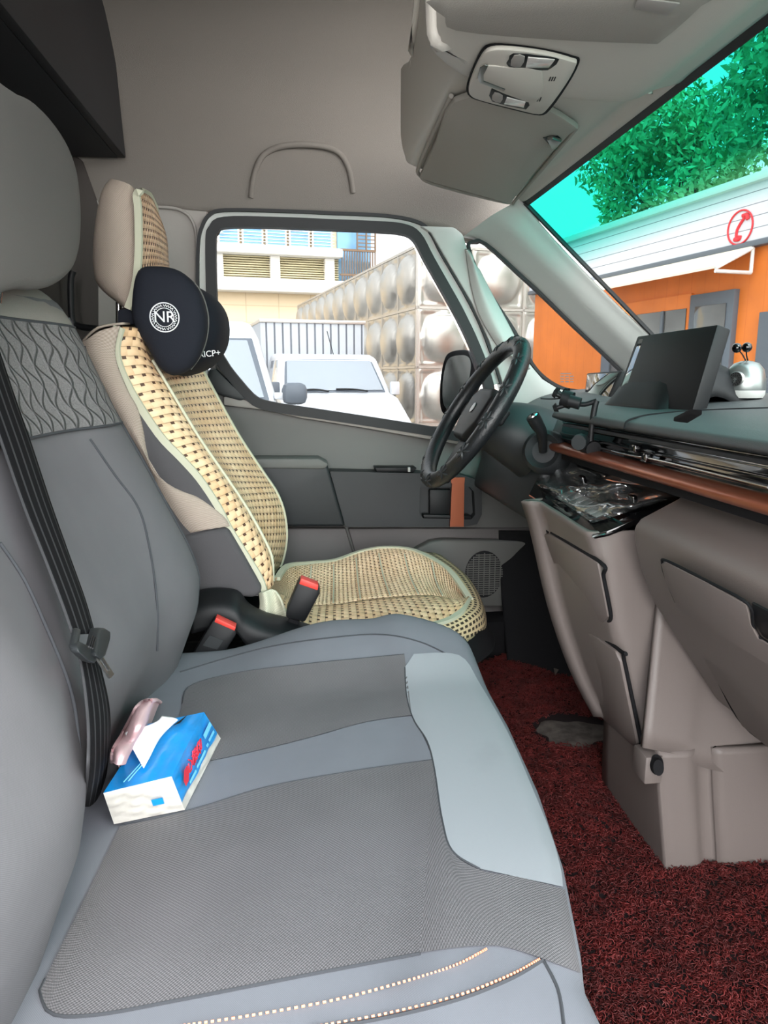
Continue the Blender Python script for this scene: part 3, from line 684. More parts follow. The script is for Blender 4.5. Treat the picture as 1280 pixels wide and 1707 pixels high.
lathe('ear_grille', [(0, .004), (k_*.36, .004), (k_*.45, 0), (0, 0)], frame(gc, sd, (0, 0, 1)), m_steel, rb)
bm = bmesh.new(); fm = frame(gc+sd*.0046, sd, (0, 0, 1))
for rr_, nn in ((.1, 5), (.2, 10), (.3, 15)):
    for i in range(nn):
        a = 2*PI*i/nn; lathe('', [(0, .0004), (.0009, .0004), (.0009, 0), (0, 0)], fm @ Matrix.Translation((rr_*k_*math.cos(a), rr_*k_*math.sin(a), 0)), None, seg=6, bm=bm)
fin('ear_holes', bm, m_blackm, rb)
# ================================================================== CENTRE CONSOLE
cs = empty('centre_console', (.55, 1.2, .3), 'taupe centre console with two storage doors under the glossy tray', 'console')
YN = 1.05
ned = [P(a, b, y=YN) for a, b in ((985, 885), (1003, 940), (1021, 1035), (1046, 1135), (1073, 1249))]
led = [(898, 832), (912, 885), (938, 1003), (972, 1108), (1010, 1188)]
fed = [P(a, b, x=n.x) for (a, b), n in zip(led, ned)]
rows = []
for n, f_ in zip(ned, fed):
    rows.append([Vector((.95, YN+.005, n.z)), Vector((n.x+.10, YN+.002, n.z)), n+Vector((.022, 0, 0)), n+Vector((.005, .004, 0)), n+Vector((0, .022, 0)), (n+f_)/2, f_+Vector((0, -.02, 0)), f_+Vector((.006, -.002, 0)), Vector((.9, f_.y+.01, f_.z))])
grid('body', rows, m_cons, cs, k=3, kv=4, thick=.008, off=-1)
KN = (ned[4]-ned[0]).cross(Vector((0, 1, 0))).normalized()
if KN.x > 0: KN = -KN
def knorm(a_, b_):
    n_ = (b_-a_).cross(Vector((0, 1, 0))).normalized(); return -n_ if n_.x > 0 else n_
KA, KB = knorm(ned[0], ned[2]), knorm(ned[2], ned[4])
def kq(px, py, o=0): return Pn(px, py, ned[1]+KA*(o+.003), KA)
def kr(px, py, o=0): return Pn(px, py, ned[3]+KB*(o+.003), KB)
d1 = [kq(*p, o=.003) for p in ((903, 890), (921, 888), (1003, 937), (1008, 962), (1020, 1026), (1012, 1036), (990, 1030), (934, 988))]
d2 = [kr(*p, o=.002) for p in ((929, 1008), (1034, 1083), (1042, 1100), (1070, 1238), (1062, 1240), (1005, 1190), (962, 1106))]
slab('upper_storage_door', d1, KN*.008, m_cons, cs, .003)
slab('lower_storage_door', d2, KN*.010, m_cons, cs, .003)
tube('door_gap', [p+KN*.002 for p in d1[1:6]], .0032, m_blackm, cs)
tube('door_gap', [p+KN*.002 for p in d2[0:5]], .0032, m_blackm, cs)
slab('latch_recess', [kq(*p, o=.004) for p in ((944, 988), (952, 990), (973, 1012), (973, 1030), (965, 1028), (945, 1010))], KN*.003, m_blackm, cs, .001)
slab('latch', [kq(*p, o=.006) for p in ((948, 996), (954, 999), (955, 1013), (949, 1009))], KN*.004, m_steel, cs, .001)
slab('top_notch', [kq(*p, o=.004) for p in ((906, 880), (916, 886), (918, 902), (908, 896))], KN*.002, m_blackm, cs, .001)
# tray on top
TA, TB, TC = P(988, 890, y=1.045), P(881, 824, x=P(988, 890, y=1.045).x-.002), P(1134, 836, y=1.045)
TN = (TB-TA).cross(TC-TA).normalized()
if TN.z < 0: TN = -TN
tr = empty('switch_tray', TA, 'glossy black switch panel under clear plastic film below the copper strip', 'switch panel')
def tq(px, py, o=0): return Pn(px, py, TA+TN*o, TN)
slab('panel', [tq(988, 890), tq(881, 824), tq(895, 795), tq(952, 765), tq(1040, 765), tq(1150, 822), tq(1134, 836), tq(1012, 885)], -TN*.010, m_gloss, tr, .003)
slab('chrome_edge', [tq(988, 891, .0), tq(1012, 884, .0), tq(1012, 889, 0), tq(989, 896, 0)], (-.004, -.004, 0), m_chrome, tr, .001)
bt0, bt1, bt2 = tq(953, 818, .002), tq(1020, 852, .002), tq(925, 830, .002)
slab('button_row', [tq(952, 818, .001), tq(1022, 851, .001), tq(995, 866, .001), tq(924, 830, .001)], TN*.002, m_doord, tr, .001)
bm_g = mat('key grey', (120, 122, 120), .4)
for i in range(7):
    u0, u1 = i/7+.01, (i+1)/7-.01
    A0 = tq(952+70*u0, 818+33*u0, .003); A1 = tq(952+70*u1, 818+33*u1, .003); B1 = tq(926+69*u1, 829+35*u1, .003); B0 = tq(926+69*u0, 829+35*u0, .003)
    slab('key', [A0, A1, B1, B0], TN*.002, bm_g, tr, .0006)
for (a, b) in ((974, 804), (1058, 838)):
    c0 = tq(a, b+6, .004); M_ = frame(c0, TN, (0, 1, 0))
    lathe('toggle_boss', [(0, 0), (.012, 0), (.011, .004), (0, .004)], M_, m_black, tr)
    box('toggle', (-.010, -.004, 0), (.010, .004, .020), m_gloss, tr, .002, M=M_)
# crumpled clear film over the tray
rows = []
rf = random.Random(11)
for j in range(11):
    r = []
    for i in range(15):
        u, v = i/14, j/10
        e0 = (892+(988-892)*u, 806+(872-806)*u); e1 = (958+(1128-958)*u, 771+(828-771)*u)
        px, py = e0[0]*(1-v)+e1[0]*v, e0[1]*(1-v)+e1[1]*v
        h = .010+.006*math.sin(5*u+7*v)+.005*math.sin(13*u-6*v)+.006*rf.random()
        if i in (0, 14) or j in (0, 10): h = .003+.003*rf.random()
        r.append(tq(px, py, h))
    rows.append(r)
grid('clear_film', rows, g_film, tr, k=3, kv=3, ang=20)
# ---- pedestal
pd = empty('console_pedestal', P(1110, 1455, z=0), 'taupe plastic pedestal standing on the red mat under the console', 'pedestal')
YP = .975
pn = [P(1110, 1462, y=YP), P(1106, 1400, y=YP), P(1100, 1320, y=YP), P(1097, 1255, y=YP)]
for v in pn[:1]: v.z = max(v.z, .0)
pf = [P(a, b, x=n.x) for (a, b), n in zip(((1000, 1315), (1000, 1270), (1002, 1220), (1005, 1175)), pn)]
rows = []
for n, f_ in zip(pn, pf):
    z = n.z; f_ = Vector((n.x-.0, max(f_.y, 1.2), z)); X = n.x
    rows.append([Vector((X+.004, f_.y, z)), Vector((X, (n.y+f_.y)/2, z)), Vector((X, n.y+.012, z)), Vector((X+.006, n.y+.002, z)), Vector((X+.03, n.y, z)), Vector((X+.055, n.y, z)), Vector((X+.072, n.y+.010, z)), Vector((X+.092, n.y+.010, z)), Vector((X+.11, n.y, z)), Vector((X+.3, n.y, z)), Vector((X+.5, n.y, z))])
grid('body', rows, m_cons, pd, k=3, kv=4, thick=.01, off=-1)
# upper housing lip of the pedestal against the console side
rows = []
for k2, dzz in ((0, 0), (1, .12), (2, .24)):
    rows.append([Vector((p.x+.02*k2, YP+.03*k2, p.z+dzz)) for p in (P(1073, 1247, y=YP), P(1120, 1256, y=YP), P(1145, 1262, y=YP), P(1165, 1277, y=YP), P(1220, 1290, y=YP), P(1300, 1300, y=YP), P(1450, 1320, y=YP))])
grid('upper_housing', rows, m_cons, pd, k=3, kv=3, thick=.01)
pc = P(1087, 1266, y=YP+.01)
box('socket_recess', (pc.x-.018, YP-.004, pc.z-.035), (pc.x+.012, YP+.04, pc.z+.012), m_cons, pd, .004)
pk = lathe('power_socket', [(0, 0), (.012, 0), (.013, .004), (.010, .008), (.010, .018), (0, .018)], frame((pc.x, YP-.003, pc.z), (-.3, -1, .2), (1, 0, 0)), m_blackm, pd, sx_=.8, sy_=1.25)
# dark filler behind
box('filler', (.70, 1.0, .0), (1.1, 1.38, .62), m_blackm, pd, 0)
# ================================================================== STEERING
wc = P(788, 688, y=1.58)
wu = (P(868, 562, y=1.58)-P(708, 814, y=1.58)); RW = wu.length/2-.004; wu.normalize(); wvv = Vector((0, 1, 0)); wnn = wu.cross(wvv).normalized()
if wnn.x > 0: wnn = -wnn
sw = empty('steering_wheel', wc, 'black leather covered steering wheel with leaf embossed grip', 'steering wheel')
WM = frame(wc, wnn, wvv)
def wl_(x, y, z): return WM @ Vector((x, y, z))
bm = bmesh.new(); N1, N2 = 72, 16
ringv = []
for i in range(N1):
    a = 2*PI*i/N1; w = .0185+.0012*math.sin(a*2)
    ringv.append([bm.verts.new(wl_((RW-.018+w*math.cos(2*PI*j/N2))*math.cos(a), (RW-.018+w*math.cos(2*PI*j/N2))*math.sin(a), w*.95*math.sin(2*PI*j/N2))) for j in range(N2)])
for i in range(N1):
    for j in range(N2): bm.faces.new((ringv[i][j], ringv[(i+1) % N1][j], ringv[(i+1) % N1][(j+1) % N2], ringv[i][(j+1) % N2]))
fin('rim_cover', bm, m_leather, sw)
# leaf emboss strips
for i in range(15):
    bm = bmesh.new(); a = 2*PI*(i+.3)/15; p0_ = .9
    for da, dp in ((0, 1.1), (.09, .75), (-.09, .75), (.12, 0), (-.12, 0), (.07, -.7), (-.07, -.7)):
        ps = []
        for t in range(5):
            tt = .0+1.0*t/4; aa = a+da*tt; ph = p0_+dp*tt; w = .0183
            ps.append(wl_((RW-.018+w*math.cos(ph))*math.cos(aa), (RW-.018+w*math.cos(ph))*math.sin(aa), w*.95*math.sin(ph)))
        tube('', ps, lambda t: .0004+.0026*math.sin(PI*min(1, max(0, t))), None, seg=5, k=2, bm=bm)
    fin('leaf_emboss', bm, m_leaf2, sw)
def wslab(n, pl, z0, dz, m, b=.006, seg=3): return slab(n, [wl_(x, y, z0) for x, y in pl], wnn*dz, m, sw, b, seg)
# local x = +Y (far), local y = up-ish
sgn = 1 if (WM.to_3x3() @ Vector((0, 1, 0))).z > 0 else -1
hub = [(-.085, .045), (-.05, .065), (.05, .065), (.085, .045), (.085, -.02), (.05, -.065), (-.05, -.065), (-.085, -.02)]
wslab('airbag_pad', [(x, y*sgn) for x, y in hub], -.035, .04, m_black, .012)
wslab('spoke', [(x, y*sgn) for x, y in ((-.165, .03), (-.08, .03), (-.08, -.02), (-.165, -.005))], -.03, .022, m_black)
wslab('spoke', [(x, y*sgn) for x, y in ((.165, .03), (.08, .03), (.08, -.02), (.165, -.005))], -.03, .022, m_black)
wslab('spoke', [(x, y*sgn) for x, y in ((-.035, -.06), (.035, -.06), (.03, -.165), (-.03, -.165))], -.035, .02, m_black)
lathe('emblem', [(0, .0015), (.012, .0015), (.012, 0), (0, 0)], frame(wl_(0, .01*sgn, .006), wnn, wvv), m_steel, sw)
# column shroud
sc = empty('steering_column', wc-wnn*.12, 'dark plastic steering column shroud behind the wheel', 'steering column')
rows = []
for d, rx, ry, dzz in ((.035, .045, .04, 0), (.06, .065, .06, -.005), (.11, .085, .075, -.015), (.17, .10, .085, -.02), (.26, .115, .10, -.02)):
    rows.append([wl_(rx*math.cos(a)*(1+.12*abs(math.cos(a))), (ry*math.sin(a)+dzz)*1, -d) for a in [2*PI*i/12 for i in range(12)]])
grid('shroud', rows, m_doord, sc, k=3, kv=4, closed=True, cap=True)
sb = P(905, 752, y=1.43)
bx_ = Vector((-.55, -.80, .22)).normalized()
lathe('stalk_boss', [(0, -.05), (.050, -.05), (.044, .0), (.036, .008), (.030, .002), (.024, -.004), (0, -.004)], frame(sb, bx_, (0, 0, 1)), m_doord, sc)
gs = empty('gear_stalk', sb, 'black gear selector stalk beside the steering column', 'gear stalk')
e0 = P(905, 752, y=1.42); e1 = P(903, 722, y=1.40); e2 = P(888, 694, y=1.39)
bm = bmesh.new(); tube('', [e0, e1, (e1+e2)/2, e2], lambda t: .0085+.0055*min(1, t*1.3), None, bm=bm, seg=12); fin('grip', bm, m_black, gs)
lathe('button', [(0, .002), (.008, .002), (.010, 0), (0, 0)], frame(e2+(e2-e1).normalized()*.001, e2-e1, (1, 0, 0)), m_chrome, gs, sx_=1.1, sy_=.7)
text('button_mark', 'P', .012, frame(e2+(e2-e1).normalized()*.0036, e2-e1, (1, -.3, 0)), m_blackm, gs)
lathe('keyhole', [(0, 0), (.007, 0), (.007, .004), (.004, .004), (.004, .001), (0, .001)], frame(P(839, 692, y=1.475), (-.4, -1, 0), (1, 0, 0)), m_steel, sc)
# ---- phone holder
ph = empty('phone_holder', P(985, 750, y=1.25), 'black articulated phone holder clipped to the centre vent', 'phone holder')
YH = 1.25
tube('arm', [P(983, 752, y=YH), P(986, 715, y=YH), P(990, 685, y=YH), P(994, 668, y=YH)], .0055, m_black, ph, seg=12)
tube('arm_link', [P(994, 668, y=YH), P(975, 674, y=YH+.01), P(958, 672, y=YH+.02)], .0045, m_black, ph, seg=10)
tube('ball_collar', [P(967, 673, y=YH), P(948, 668, y=YH+.01)], .011, m_black, ph, seg=14)
tube('cradle', [P(953, 668, y=YH+.02), P(938, 663, y=YH+.03)], .016, m_black, ph, seg=14)
for (a, b), (c, d) in (((950, 665), (925, 656)), ((945, 660), (928, 653)), ((948, 672), (926, 680)), ((955, 660), (943, 653))):
    tube('grip_claw', [P(a, b, y=YH+.02), P((a+c)/2, (b+d)/2+1, y=YH+.025), P(c, d, y=YH+.03)], .0042, m_black, ph)
    lathe('claw_pad', [(0, -.003), (.009, -.003), (.006, .004), (0, .004)], frame(P(c, d, y=YH+.03), Vector(P(c, d, y=YH+.03))-Vector(P(a, b, y=YH+.02)), (0, 0, 1)), m_black, ph)
tube('support_foot', [P(940, 663, y=YH+.03), P(920, 665, y=YH+.03), P(901, 664, y=YH+.03)], .0015, m_black, ph)
lathe('clamp_knob', [(0, -.012), (.014, -.012), (.016, 0), (.014, .012), (0, .012)], frame(P(968, 737, y=YH), (-.6, -.7, 0), (0, 0, 1)), m_doord, ph, seg=10)
lathe('vent_clamp', [(0, -.016), (.014, -.016), (.014, .016), (0, .016)], frame(P(984, 748, y=YH), (0, -1, 0), (1, 0, 0)), m_black, ph)
# ---- door mirror outside
mi = empty('door_mirror', P(760, 640, y=2.2), 'black framed driver door mirror outside the side window', 'mirror')
mo_ = smooth([P(a, b, y=2.2) for a, b in ((733, 640), (740, 600), (752, 586), (780, 584), (790, 600), (784, 640), (765, 676), (745, 692), (734, 680))], 4, True)
slab('mirror_case', mo_, (.05, .06, 0), m_black, mi, .008)
cm = sum(mo_, Vector())/len(mo_)
slab('mirror_glass', [cm+(p-cm)*.82+Vector((0, -.001, 0)) for p in mo_], (0, -.002, 0), m_chrome, mi, 0)
tube('mirror_arm', [P(770, 690, y=2.22), P(790, 705, y=2.12), P(815, 715, y=2.03)], .018, m_black, mi)
exec_marker = 1
# ================================================================== DRIVER SEAT
ds = empty('driver_chair', (-.1, 1.58, 0), 'dark cloth driver seat under a beige cover and straw mat', 'seat')
pipe = [(199, 545), (191, 590), (214, 650), (262, 725), (300, 766), (330, 800), (360, 845), (379, 882), (405, 924), (430, 965), (438, 990)]
fold = [(240, 560), (252, 600), (277, 642), (322, 717), (345, 752), (368, 785), (398, 829), (416, 858), (438, 898), (451, 930), (453, 968)]
farb = [(315, 575), (330, 600), (345, 630), (390, 712), (415, 752), (442, 792), (462, 822), (474, 855), (478, 895), (471, 935), (456, 966)]
rows = []; rowsB = []
for a, b, c in zip(pipe, fold, farb):
    p, q, r = P(*a, y=1.345), P(*b, y=1.42), P(*c, y=1.80)
    rows.append([p, p*.5+q*.5+Vector((.012, -.006, .006)), q, q*.72+r*.28+Vector((-.022, 0, 0)), (q+r)/2+Vector((-.028, 0, 0)), q*.2+r*.8+Vector((-.008, 0, 0)), r])
    rowsB.append([Vector((p.x-.16, 1.36, p.z+.03)), Vector((p.x-.10, 1.335, p.z+.02)), Vector((p.x-.02, 1.335, p.z)), p+Vector((.006, .012, 0)), q+Vector((-.012, .01, 0)), (q+r)/2+Vector((-.045, 0, 0)), r+Vector((-.02, 0, 0)), Vector((r.x-.12, 1.82, r.z)), Vector((r.x-.16, 1.80, r.z))])
sc_ = empty('straw_seat_cover', (-.1, 1.58, .33), 'woven straw mat cover with green-cream binding on the driver seat', 'seat cover')
UVm = grid('back_panel_edge', [r[:3] for r in rows], m_straw, sc_, k=5, kv=4, thick=.003)
grid('back_panel_middle', [r[2:] for r in rows], m_straw, sc_, k=5, kv=4, thick=.003)
tube('back_binding', [r[0] for r in rows], 0, m_border, sc_, k=4, flat=(.020, .006), updir=(-.3, -1, .2))
tube('back_binding', [r[-1] for r in rows], 0, m_border, sc_, k=4, flat=(.014, .006), updir=(1, 0, .3))
tube('back_fold_seam', [r[2]+Vector((.003, -.003, 0)) for r in rows[1:]], .003, m_border, sc_, k=4)
# seat backrest body (dark cloth), extended to the base
def lo(r, z): return [Vector((v.x+(.03 if i > 1 else .0), v.y, z)) for i, v in enumerate(r)]
rb_ = [[v+Vector((0, 0, -.09 if i in (0, 1, 7, 8) else -.02)) for i, v in enumerate(rowsB[0])]]+rowsB[1:]
grid('backrest', rb_, m_seatd, ds, k=4, kv=4, closed=True, cap=True)
# beige stretch cover wraps the upper side of the backrest (down to z of (310,890))
cov = []
for i, r in enumerate(rowsB[:8]):
    cov.append([v+Vector((0, -.006, 0)) for v in r[:3]]+[rows[i][0]+Vector((-.004, -.004, 0))])
sidec = [[(136, 570), (165, 552), (200, 543)], [(140, 590), (165, 580), (192, 592)], [(165, 645), (190, 640), (214, 652)], [(205, 715), (222, 712), (233, 690)], [(240, 775), (252, 776), (262, 800)], [(262, 820), (290, 822), (325, 826)], [(290, 870), (330, 862), (372, 860)], [(308, 890), (345, 883), (383, 877)]]
rows2 = [[P(110-20+i*22, r[0][1]+8, y=1.42)]+[P(*p, y=yy) for p, yy in zip(r, (1.34, 1.325, 1.335))] for i, r in enumerate(sidec)]
grid('side_stretch_cover', rows2, m_beige, sc_, k=4, kv=4, thick=.003)
grid('top_stretch_cover', [[P(140, 570, y=1.37), P(165, 548, y=1.36), P(205, 541, y=1.36)], [P(150, 562, y=1.58), P(180, 545, y=1.58), P(240, 545, y=1.58)], [P(180, 575, y=1.8), P(220, 560, y=1.8), P(270, 560, y=1.8)]], m_beige, sc_, thick=.004)
# dark lower side bolster of the seat
slab('side_bolster', [P(*p, y=1.325) for p in ((300, 895), (345, 885), (378, 880), (405, 926), (438, 985), (425, 998), (375, 995), (335, 990), (300, 960))], (0, .04, 0), m_seatd, ds, .012, 4)
# seat plinth and side valance
rows = []
for y, z_, x_ in ((1.24, .12, 0), (1.25, .22, 0), (1.30, .265, 0), (1.36, .28, 0)):
    rows.append([Vector((-.42, y, z_)), Vector((-.2, y, z_+.01)), Vector((-.05, y, z_)), Vector((.1, y, z_-.02)), Vector((.33, y+.03, z_-.02))])
grid('side_valance', rows, m_black, ds, thick=.005)
box('plinth', (-.40, 1.30, 0), (.26, 1.84, .24), m_blackm, ds, .02)
# cushion
def cz(x, y):   # driver cushion height
    t = (y-1.58)/.24; return .302+.024*t*t+.012*min(1, max(-1, t)) - .06*max(0, (x-.22)/.12)**2 - .03*max(0, (-.02-x)/.2)
crow = []
for y in (1.34, 1.36, 1.42, 1.5, 1.58, 1.66, 1.74, 1.80, 1.825):
    f_ = 1-.35*abs((y-1.58)/.25)**3
    crow.append([Vector((x if x < .1 else .1+(x-.1)*f_, y, cz(x, y)-(.02 if y in (1.34, 1.825) else 0)-.008)) for x in (-.24, -.15, -.05, .05, .15, .25, .32, .36)]+[Vector((.1+.29*f_, y, .26)), Vector((.1+.28*f_, y, .20)), Vector((-.2, y, .2))])
grid('cushion', crow, m_blackm, ds, k=3, kv=3, closed=True, cap=True)
# straw cushion panel: traced border near / far
near = [(440, 985), (470, 1015), (505, 1048), (560, 1052), (620, 1050), (690, 1046), (740, 1036), (768, 1020), (781, 998)]
farc = [(462, 965), (480, 943), (520, 938), (560, 934), (600, 920), (640, 913), (690, 918), (745, 948), (781, 996)]
ny = [1.37, 1.36, 1.35, 1.35, 1.355, 1.365, 1.39, 1.43, 1.50]
fy = [1.45, 1.60, 1.72, 1.78, 1.80, 1.80, 1.76, 1.64, 1.505]
rows = []
for a, b, y0, y1 in zip(near, farc, ny, fy):
    p, q = P(*a, y=y0), P(*b, y=y1); dip = -.022 if y1-y0 > .1 else -.003
    rows.append([p, p*.85+q*.15+Vector((0, 0, .006)), p*.6+q*.4+Vector((0, 0, dip*.6)), p*.3+q*.7+Vector((0, 0, dip*.9)), p*.1+q*.9, q])
grid('cushion_panel_edge', [r[:3] for r in rows], m_straw, sc_, k=4, kv=4, thick=.004)
grid('cushion_panel_middle', [r[2:] for r in rows], m_straw2, sc_, k=4, kv=4, thick=.004)
tube('cushion_binding', [r[0] for r in rows]+[r[-1] for r in rows[::-1]], 0, m_border, sc_, k=4, flat=(.013, .007), updir=(0, 0, 1))
for j, t in enumerate((.25, .4, .52, .64, .76, .88)):    # cross cords
    i = 2+j*.9; i0 = int(i); fr = i-i0
    tube('cross_cord', [rows[i0][c]*(1-fr)+rows[i0+1][c]*fr+Vector((0, 0, .004)) for c in (2, 3, 4)], .0018, m_border, sc_)
# cushion skirt of knotted mesh
edge = [rows[4][0], rows[5][0], rows[6][0], rows[7][0], rows[8][0], rows[7][-1], rows[6][-1]]
out1 = [P(630, 1052, y=1.35), P(705, 1058, y=1.36), P(752, 1050, y=1.385), P(790, 1030, y=1.43), P(803, 1008, y=1.5), P(778, 960, y=1.66), P(735, 925, y=1.78)]
out2 = [P(640, 1062, y=1.36), P(700, 1078, y=1.365), P(755, 1075, y=1.385), P(795, 1068, y=1.42), P(812, 1050, y=1.5), P(800, 1000, y=1.66), P(745, 950, y=1.79)]
out3 = [P(650, 1066, y=1.37), P(705, 1082, y=1.38), P(755, 1082, y=1.39), P(794, 1082, y=1.43), P(806, 1070, y=1.5), P(790, 1020, y=1.66), P(745, 970, y=1.79)]
m_net = ptex('knotted straw net', (206, 186, 148), weave(.0135, .0125, .62, .55), (58, 50, 40), .6, .9, .004)
grid('net_skirt', [edge, out1, out2, out3], m_net, sc_, k=4, kv=5, thick=.003)
tube('skirt_hem', out3, .005, m_border, sc_, k=4)
slab('cushion_front', [P(*p, y=1.40) for p in ((700, 1050), (770, 1055), (792, 1080), (788, 1100), (772, 1100), (740, 1085))], (0, .3, 0), m_blackm, ds, .01)
# bunched corner at the fold between back and cushion
ps = [[P(a, b, y=1.33) for a, b in r] for r in (((430, 990), (440, 985), (455, 985), (468, 1000)), ((432, 1010), (444, 1003), (460, 1010), (476, 1024)), ((428, 1028), (445, 1030), (462, 1036), (482, 1042)))]
for r in ps:
    for i, v in enumerate(r): v.y += .008*(-1)**i
grid('gathered_corner', ps, m_border, sc_, k=5, kv=4, thick=.004)
# headrest
hr = empty('driver_headrest', P(215, 515, y=1.58), 'beige covered headrest of the driver seat with straw front', 'headrest')
left = [(185, 303), (170, 325), (158, 380), (155, 440), (165, 478), (208, 514)]
right = [(222, 310), (226, 325), (228, 380), (230, 440), (226, 480), (218, 515)]
rows = []
for a, b in zip(left, right):
    p = P(*a, y=1.50); q = P(*b, y=1.45)
    th = .9 if a[1] not in (303, 514) else .5
    rows.append([p, p*.6+q*.4+Vector((0, -.03*th-.01, 0)), q+Vector((-.004, -.008, 0)), q+Vector((-.002, .05, 0)), q+Vector((-.004, .12, 0)), q+Vector((-.02*th, .2, 0)), q+Vector((-.06, .22*th+.02, 0)), p+Vector((-.01, .20, 0))])
grid('cushion', rows, m_beige, hr, k=4, kv=5, closed=True, cap=True)
st = [(238, 320, 262, 350), (232, 345, 272, 375), (232, 380, 279, 400), (232, 420, 281, 432), (230, 460, 281, 450), (222, 500, 260, 480)]
rows = [[P(a, b, y=1.43), P((a+c)/2+4, (b+d)/2-4, y=1.53), P(c, d, y=1.67)] for a, b, c, d in st]
grid('straw_panel', rows, m_strawp, hr, k=4, kv=4, thick=.004)
tube('panel_binding', [P(262, 350, y=1.67), P(250, 328, y=1.55), P(236, 320, y=1.43)]+[P(a, b, y=1.425) for a, b in ((228, 325), (230, 345), (231, 380), (231, 420), (228, 460), (222, 490), (213, 515))], 0, m_border, hr, k=4, flat=(.013, .006), updir=(-.3, -1, 0))
for yy in (1.53, 1.65): tube('headrest_post', [P(198, 500, y=yy), P(198, 560, y=yy)], .006, m_chrome, hr, k=1)
# ---- neck pillow
pl_ = empty('neck_pillow', P(300, 540, y=1.5), 'black two-lobed neck pillow with a round white logo on the driver seat', 'pillow')
def lobe(name, out, yc, ty, root, bulge=1.0):
    """puffed cushion from a traced outline at y=yc, half thickness ty"""
    o_ = smooth([P(a, b, y=yc) for a, b in out], 4, True); c = sum(o_, Vector())/len(o_)
    bm = bmesh.new(); rings = []
    prof = [(1, 0), (.985, .35), (.93, .62), (.82, .80), (.64, .92), (.4, .98), (.2, 1.0)]
    full = [(s, -t) for s, t in prof[::-1]]+[(s, t) for s, t in prof[1:]]
    for s, t in full: rings.append([bm.verts.new(c+(p-c)*s+Vector((0, t*ty, 0))) for p in o_])
    n = len(o_)
    for A, B in zip(rings, rings[1:]):
        for i in range(n): bm.faces.new((A[i], A[(i+1) % n], B[(i+1) % n], B[i]))
    bm.faces.new(rings[0]); bm.faces.new(rings[-1])
    return fin(name, bm, m_pillow, root, 80), c
near_o = [(232, 452), (262, 444), (300, 452), (330, 480), (344, 520), (345, 555), (335, 590), (318, 615), (290, 626), (266, 612), (248, 580), (225, 540), (222, 500)]
far_o = [(300, 470), (335, 482), (365, 503), (379, 535), (376, 575), (358, 605), (330, 622), (300, 626), (290, 600), (290, 520)]
_, c1 = lobe('near_lobe', near_o, 1.40, .035, pl_)
_, c2 = lobe('far_lobe', far_o, 1.60, .14, pl_)
tube('lobe_piping', [P(a, b, y=1.436) for a, b in ((300, 453), (331, 480), (346, 520), (346, 556), (336, 590), (318, 616))], .0015, m_doorp, pl_)
slab('strap', [P(*p, y=1.43) for p in ((196, 516), (232, 512), (232, 540), (196, 543))], (0, .01, 0), m_pillow, pl_, .003)
LM = frame(P(274, 529, y=1.3628), (0, -1, 0), (1, 0, 0))
LM = frame(P(274, 529, y=1.3628), (0.0, -1, 0), (1, 0, 0)) @ Matrix.Diagonal((1, 1, 1, 1))
def tor(r0, r1, root, name):
    bm = bmesh.new(); n = 40; a_ = [bm.verts.new(LM @ Vector((r0*math.cos(2*PI*i/n), r0*math.sin(2*PI*i/n), 0))) for i in range(n)]; b_ = [bm.verts.new(LM @ Vector((r1*math.cos(2*PI*i/n), r1*math.sin(2*PI*i/n), 0))) for i in range(n)]
    a2 = [bm.verts.new(LM @ Vector((r0*math.cos(2*PI*i/n), r0*math.sin(2*PI*i/n), -.002))) for i in range(n)]; b2 = [bm.verts.new(LM @ Vector((r1*math.cos(2*PI*i/n), r1*math.sin(2*PI*i/n), -.002))) for i in range(n)]
    for i in range(n):
        j = (i+1) % n; bm.faces.new((a_[i], a_[j], b_[j], b_[i])); bm.faces.new((a_[i], a2[i], a2[j], a_[j])); bm.faces.new((b_[i], b_[j], b2[j], b2[i]))
    fin(name, bm, m_white, root, flat=True)
rl = 23*1.36/1190
tor(rl*.93, rl, pl_, 'logo_ring'); tor(rl*.60, rl*.64, pl_, 'logo_ring')
text('logo_letters', 'NR', rl*1.05, LM, m_white, pl_, .001)
bm = bmesh.new()     # the tiny unreadable lettering round the ring, as strokes
for i in range(60):
    if i % 10 == 9: continue
    a = PI/2-2*PI*i/60; addbox(bm, (-rl*.018, -rl*.085, 0), (rl*.018, rl*.085, .0008), LM @ Matrix.Rotation(a, 4, 'Z') @ Matrix.Translation((rl*.78, 0, 0)) @ Matrix.Rotation(PI/2+.5*(-1)**i, 4, 'Z'))
fin('logo_lettering', bm, m_white, pl_, flat=True)
text('printed_tag', 'AICP+', .016, frame(P(349, 590, y=1.450), (.25, -1, -.1), (1, .25, .12)), m_white, pl_, .001)

